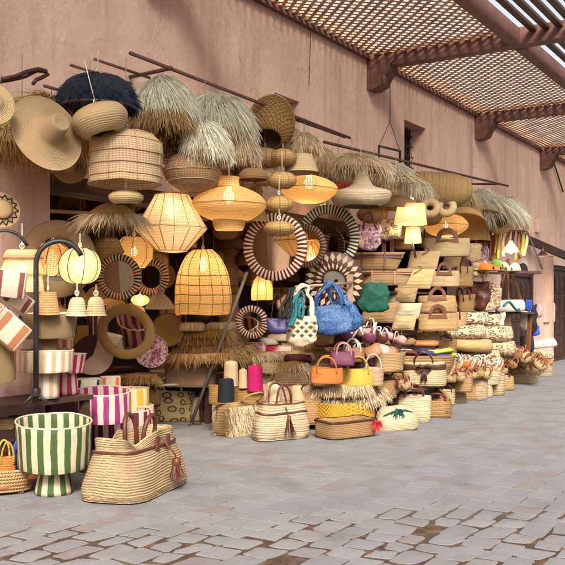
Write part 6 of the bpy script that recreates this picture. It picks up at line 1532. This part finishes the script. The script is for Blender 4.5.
for px, yt, yb, w, Y, fib, lab in ((276, 138, 158, 40, 5.0, 'fib_cream', 'small cream raffia cap peeping under the net basket'), (318, 146, 164, 40, 5.0, 'fib_cream', 'cream raffia cap between the cream cap and the fringed disc'), (392, 162, 180, 48, 5.0, 'fib_white', 'white raffia cap behind the wire umbrella'), (112, 150, 176, 46, 5.2, 'fib_brown', 'brown raffia mop in shadow behind the drum lantern'),
        (452, 182, 200, 44, 5.1, 'fib_cream', 'cream raffia spray behind the long blimp lantern'), (478, 188, 204, 44, 4.95, 'fib_white', 'white raffia spray left of the far right one'), (22, 112, 140, 44, 5.3, 'fib_gold', 'gold raffia mop between the edge hat and the sombrero')):
    shaggy(px, yt, yb, w, Y, 'straw_tan', fib, lab, n=1500, L=.55, sweep=(.4, 0), rim=400, rimL=.6)
# mats, boxes and bags closing the gaps of the lower heap
X = [(320, 362, 374, 34, 5.3, 'straw_tan', 'fib_cream', 'brown fringed mat behind the orange tote'), (236, 372, 384, 40, 6.2, 'straw_tan', 'fib_brown', 'brown fringed mat behind the cream yarn'), (180, 366, 376, 60, 7.4, 'straw_gold', 'fib_brown', 'gold mat on top of the rosy basket stack'),
     (262, 352, 362, 44, 5.6, 'weave_pink', 'fib_cream', 'rosy fringed mat above the magenta yarn'), (300, 340, 352, 50, 5.4, 'straw_gold', 'fib_gold', 'gold fringed mat under the cream canvas bag'), (330, 348, 360, 44, 5.2, 'straw', 'fib_cream', 'straw fringed mat under the blue bags')]
for px, yt, yb, w, Y, mt, fb, lab in X: cushion(px, yt, yb, w, Y, mt, lab, fb, n=700, L=.08)
Bx = [(308, 424, 26, 34, 4.85, 'straw_tan', 'tan straw box filling the gap right of the tasselled basket'), (318, 408, 24, 18, 4.8, 'weave_dark', 'dark straw box under the fringed cushions'),
      (150, 405, 20, 14, 6.6, 'weave_dark', 'dark straw box behind the ringed olive basket'), (200, 400, 24, 12, 6.5, 'straw_tan', 'tan straw box behind the pole foot'), (372, 404, 22, 18, 4.5, 'straw_tan', 'tan straw box right of the yellow checked basket'), (398, 388, 22, 14, 4.4, 'weave_dark', 'dark straw box left of the bow basket'),
      (446, 382, 20, 18, 4.4, 'straw', 'square straw box right of the bow basket'), (446, 362, 20, 22, 4.7, 'straw_tan', 'tan straw box beneath the handled totes'), (430, 346, 26, 14, 4.9, 'straw', 'flat straw box beneath the lowest handled tote')]
for px, yb, w, h, Y, mt, lab in Bx: tote(px, yb, w, h, Y, mt, lab, depth=.8, top=(1.0, 1.0), power=5, name='straw_box', cat='box', handle=('flop', .5, .4, 'leather', .010))
for i, (px, yb, w, h, mt) in enumerate(((466, 402, 20, 16, 'straw'), (484, 399, 16, 17, 'braid_pale'), (505, 392, 18, 14, 'straw'), (446, 408, 18, 16, 'braid_pale'))):
    L_ = on(px, yb, 0, .30); tote(0, 0, w, h, 0, mt, ('plain straw tote between the red rimmed and the white tote', 'narrow pale tote between the white tote and the deep tote', 'low straw tote leaning on the wide flat tub', 'pale tote tucked behind the straw crate')[i], depth=.7, top=(1, .9), loc=L_, coil=9, handle=('loop', .5, .35, 'leather', .012))

for px, yb, w, h, Y, mt, lab in ((22, 428, 26, 12, 5.3, 'straw_tan', 'flat tan straw box on the lower shelf under the left table'), (52, 428, 22, 10, 5.3, 'weave_dark', 'dark straw box on the lower shelf behind the green planter'), (4, 430, 18, 11, 5.3, 'straw', 'straw box at the left end of the lower shelf')):
    p = at(px, yb, Y); p.z = .271; tote(0, 0, w, h, 0, mt, lab, loc=p, depth=.7, top=(1, 1), power=5, open_top=False, name='straw_box', cat='box')

for px, yt, yb, w, Y, fib, lab in ((338, 158, 172, 40, 4.9, 'fib_white', 'white raffia cap behind the flat fringed disc'), (374, 164, 178, 40, 4.85, 'fib_cream', 'cream raffia cap right of the flat fringed disc'), (418, 178, 194, 40, 4.95, 'fib_white', 'white raffia cap between wire umbrella and long blimp'), (286, 124, 142, 34, 4.95, 'fib_white', 'small white raffia cap right above the oval string'), (506, 196, 208, 36, 4.85, 'fib_white', 'white raffia cap at the tip of the far right spray'), (258, 112, 128, 34, 5.0, 'fib_cream', 'cream raffia cap behind the open net basket')):
    shaggy(px, yt, yb, w, Y, 'straw_pale', fib, lab, n=1500, L=.5, sweep=(.4, 0), rim=300, rimfib='fib_cream', rimL=.5)
T = [(246, 344, 350, 30, 5.75, 's_rust', 'folded rust striped textile on the mats'), (262, 338, 345, 34, 5.7, 's_black', 'folded black striped textile behind the dotted box'), (284, 334, 341, 36, 5.5, 'cream', 'folded cream textile under the canvas bag'), (300, 354, 361, 30, 5.15, 's_maroon', 'folded maroon striped textile on the platter'), (330, 340, 347, 34, 4.85, 'plum', 'folded plum textile under the blue bags'),
     (360, 342, 348, 34, 4.7, 'rose', 'folded rose textile left of the wide tub'), (344, 336, 342, 26, 4.9, 'royal', 'folded blue textile beneath the long blue bag'), (372, 336, 343, 30, 4.85, 'straw_pale', 'flat pale straw pouch above the wide tub'), (400, 338, 345, 34, 4.85, 'straw', 'flat straw pouch on the dark counter'), (424, 340, 346, 30, 4.8, 'leather_tan', 'flat tan leather pouch on the dark counter'), (386, 344, 350, 30, 4.7, 'black', 'folded black shawl at the back of the tub')]
for px, yt, yb, w, Y, mt, lab in T: cushion(px, yt, yb, w, Y, mt, lab, None, depth=.6, name='folded_textile', cat='textile')
pr_b = mini('rose', 'leather', 'mini rose leather bag with dark handles tumbled left of the wide tub', 'rose mini bags left of the wide tub')
pr_c = mini('leather', 'rope', 'mini brown leather bag with rope handles tumbled left of the wide tub', 'brown mini bags left of the wide tub')
L = at(368, 352, 4.5); L.a, L.b, L.H = .42, .22, .1; heap(L, 14, [pr_b, pr_c], .95, .0, .85)
L = at(338, 346, 4.75); L.a, L.b, L.H = .36, .2, .08; heap(L, 10, [pr_c, pr_b], .95, .0, .85)
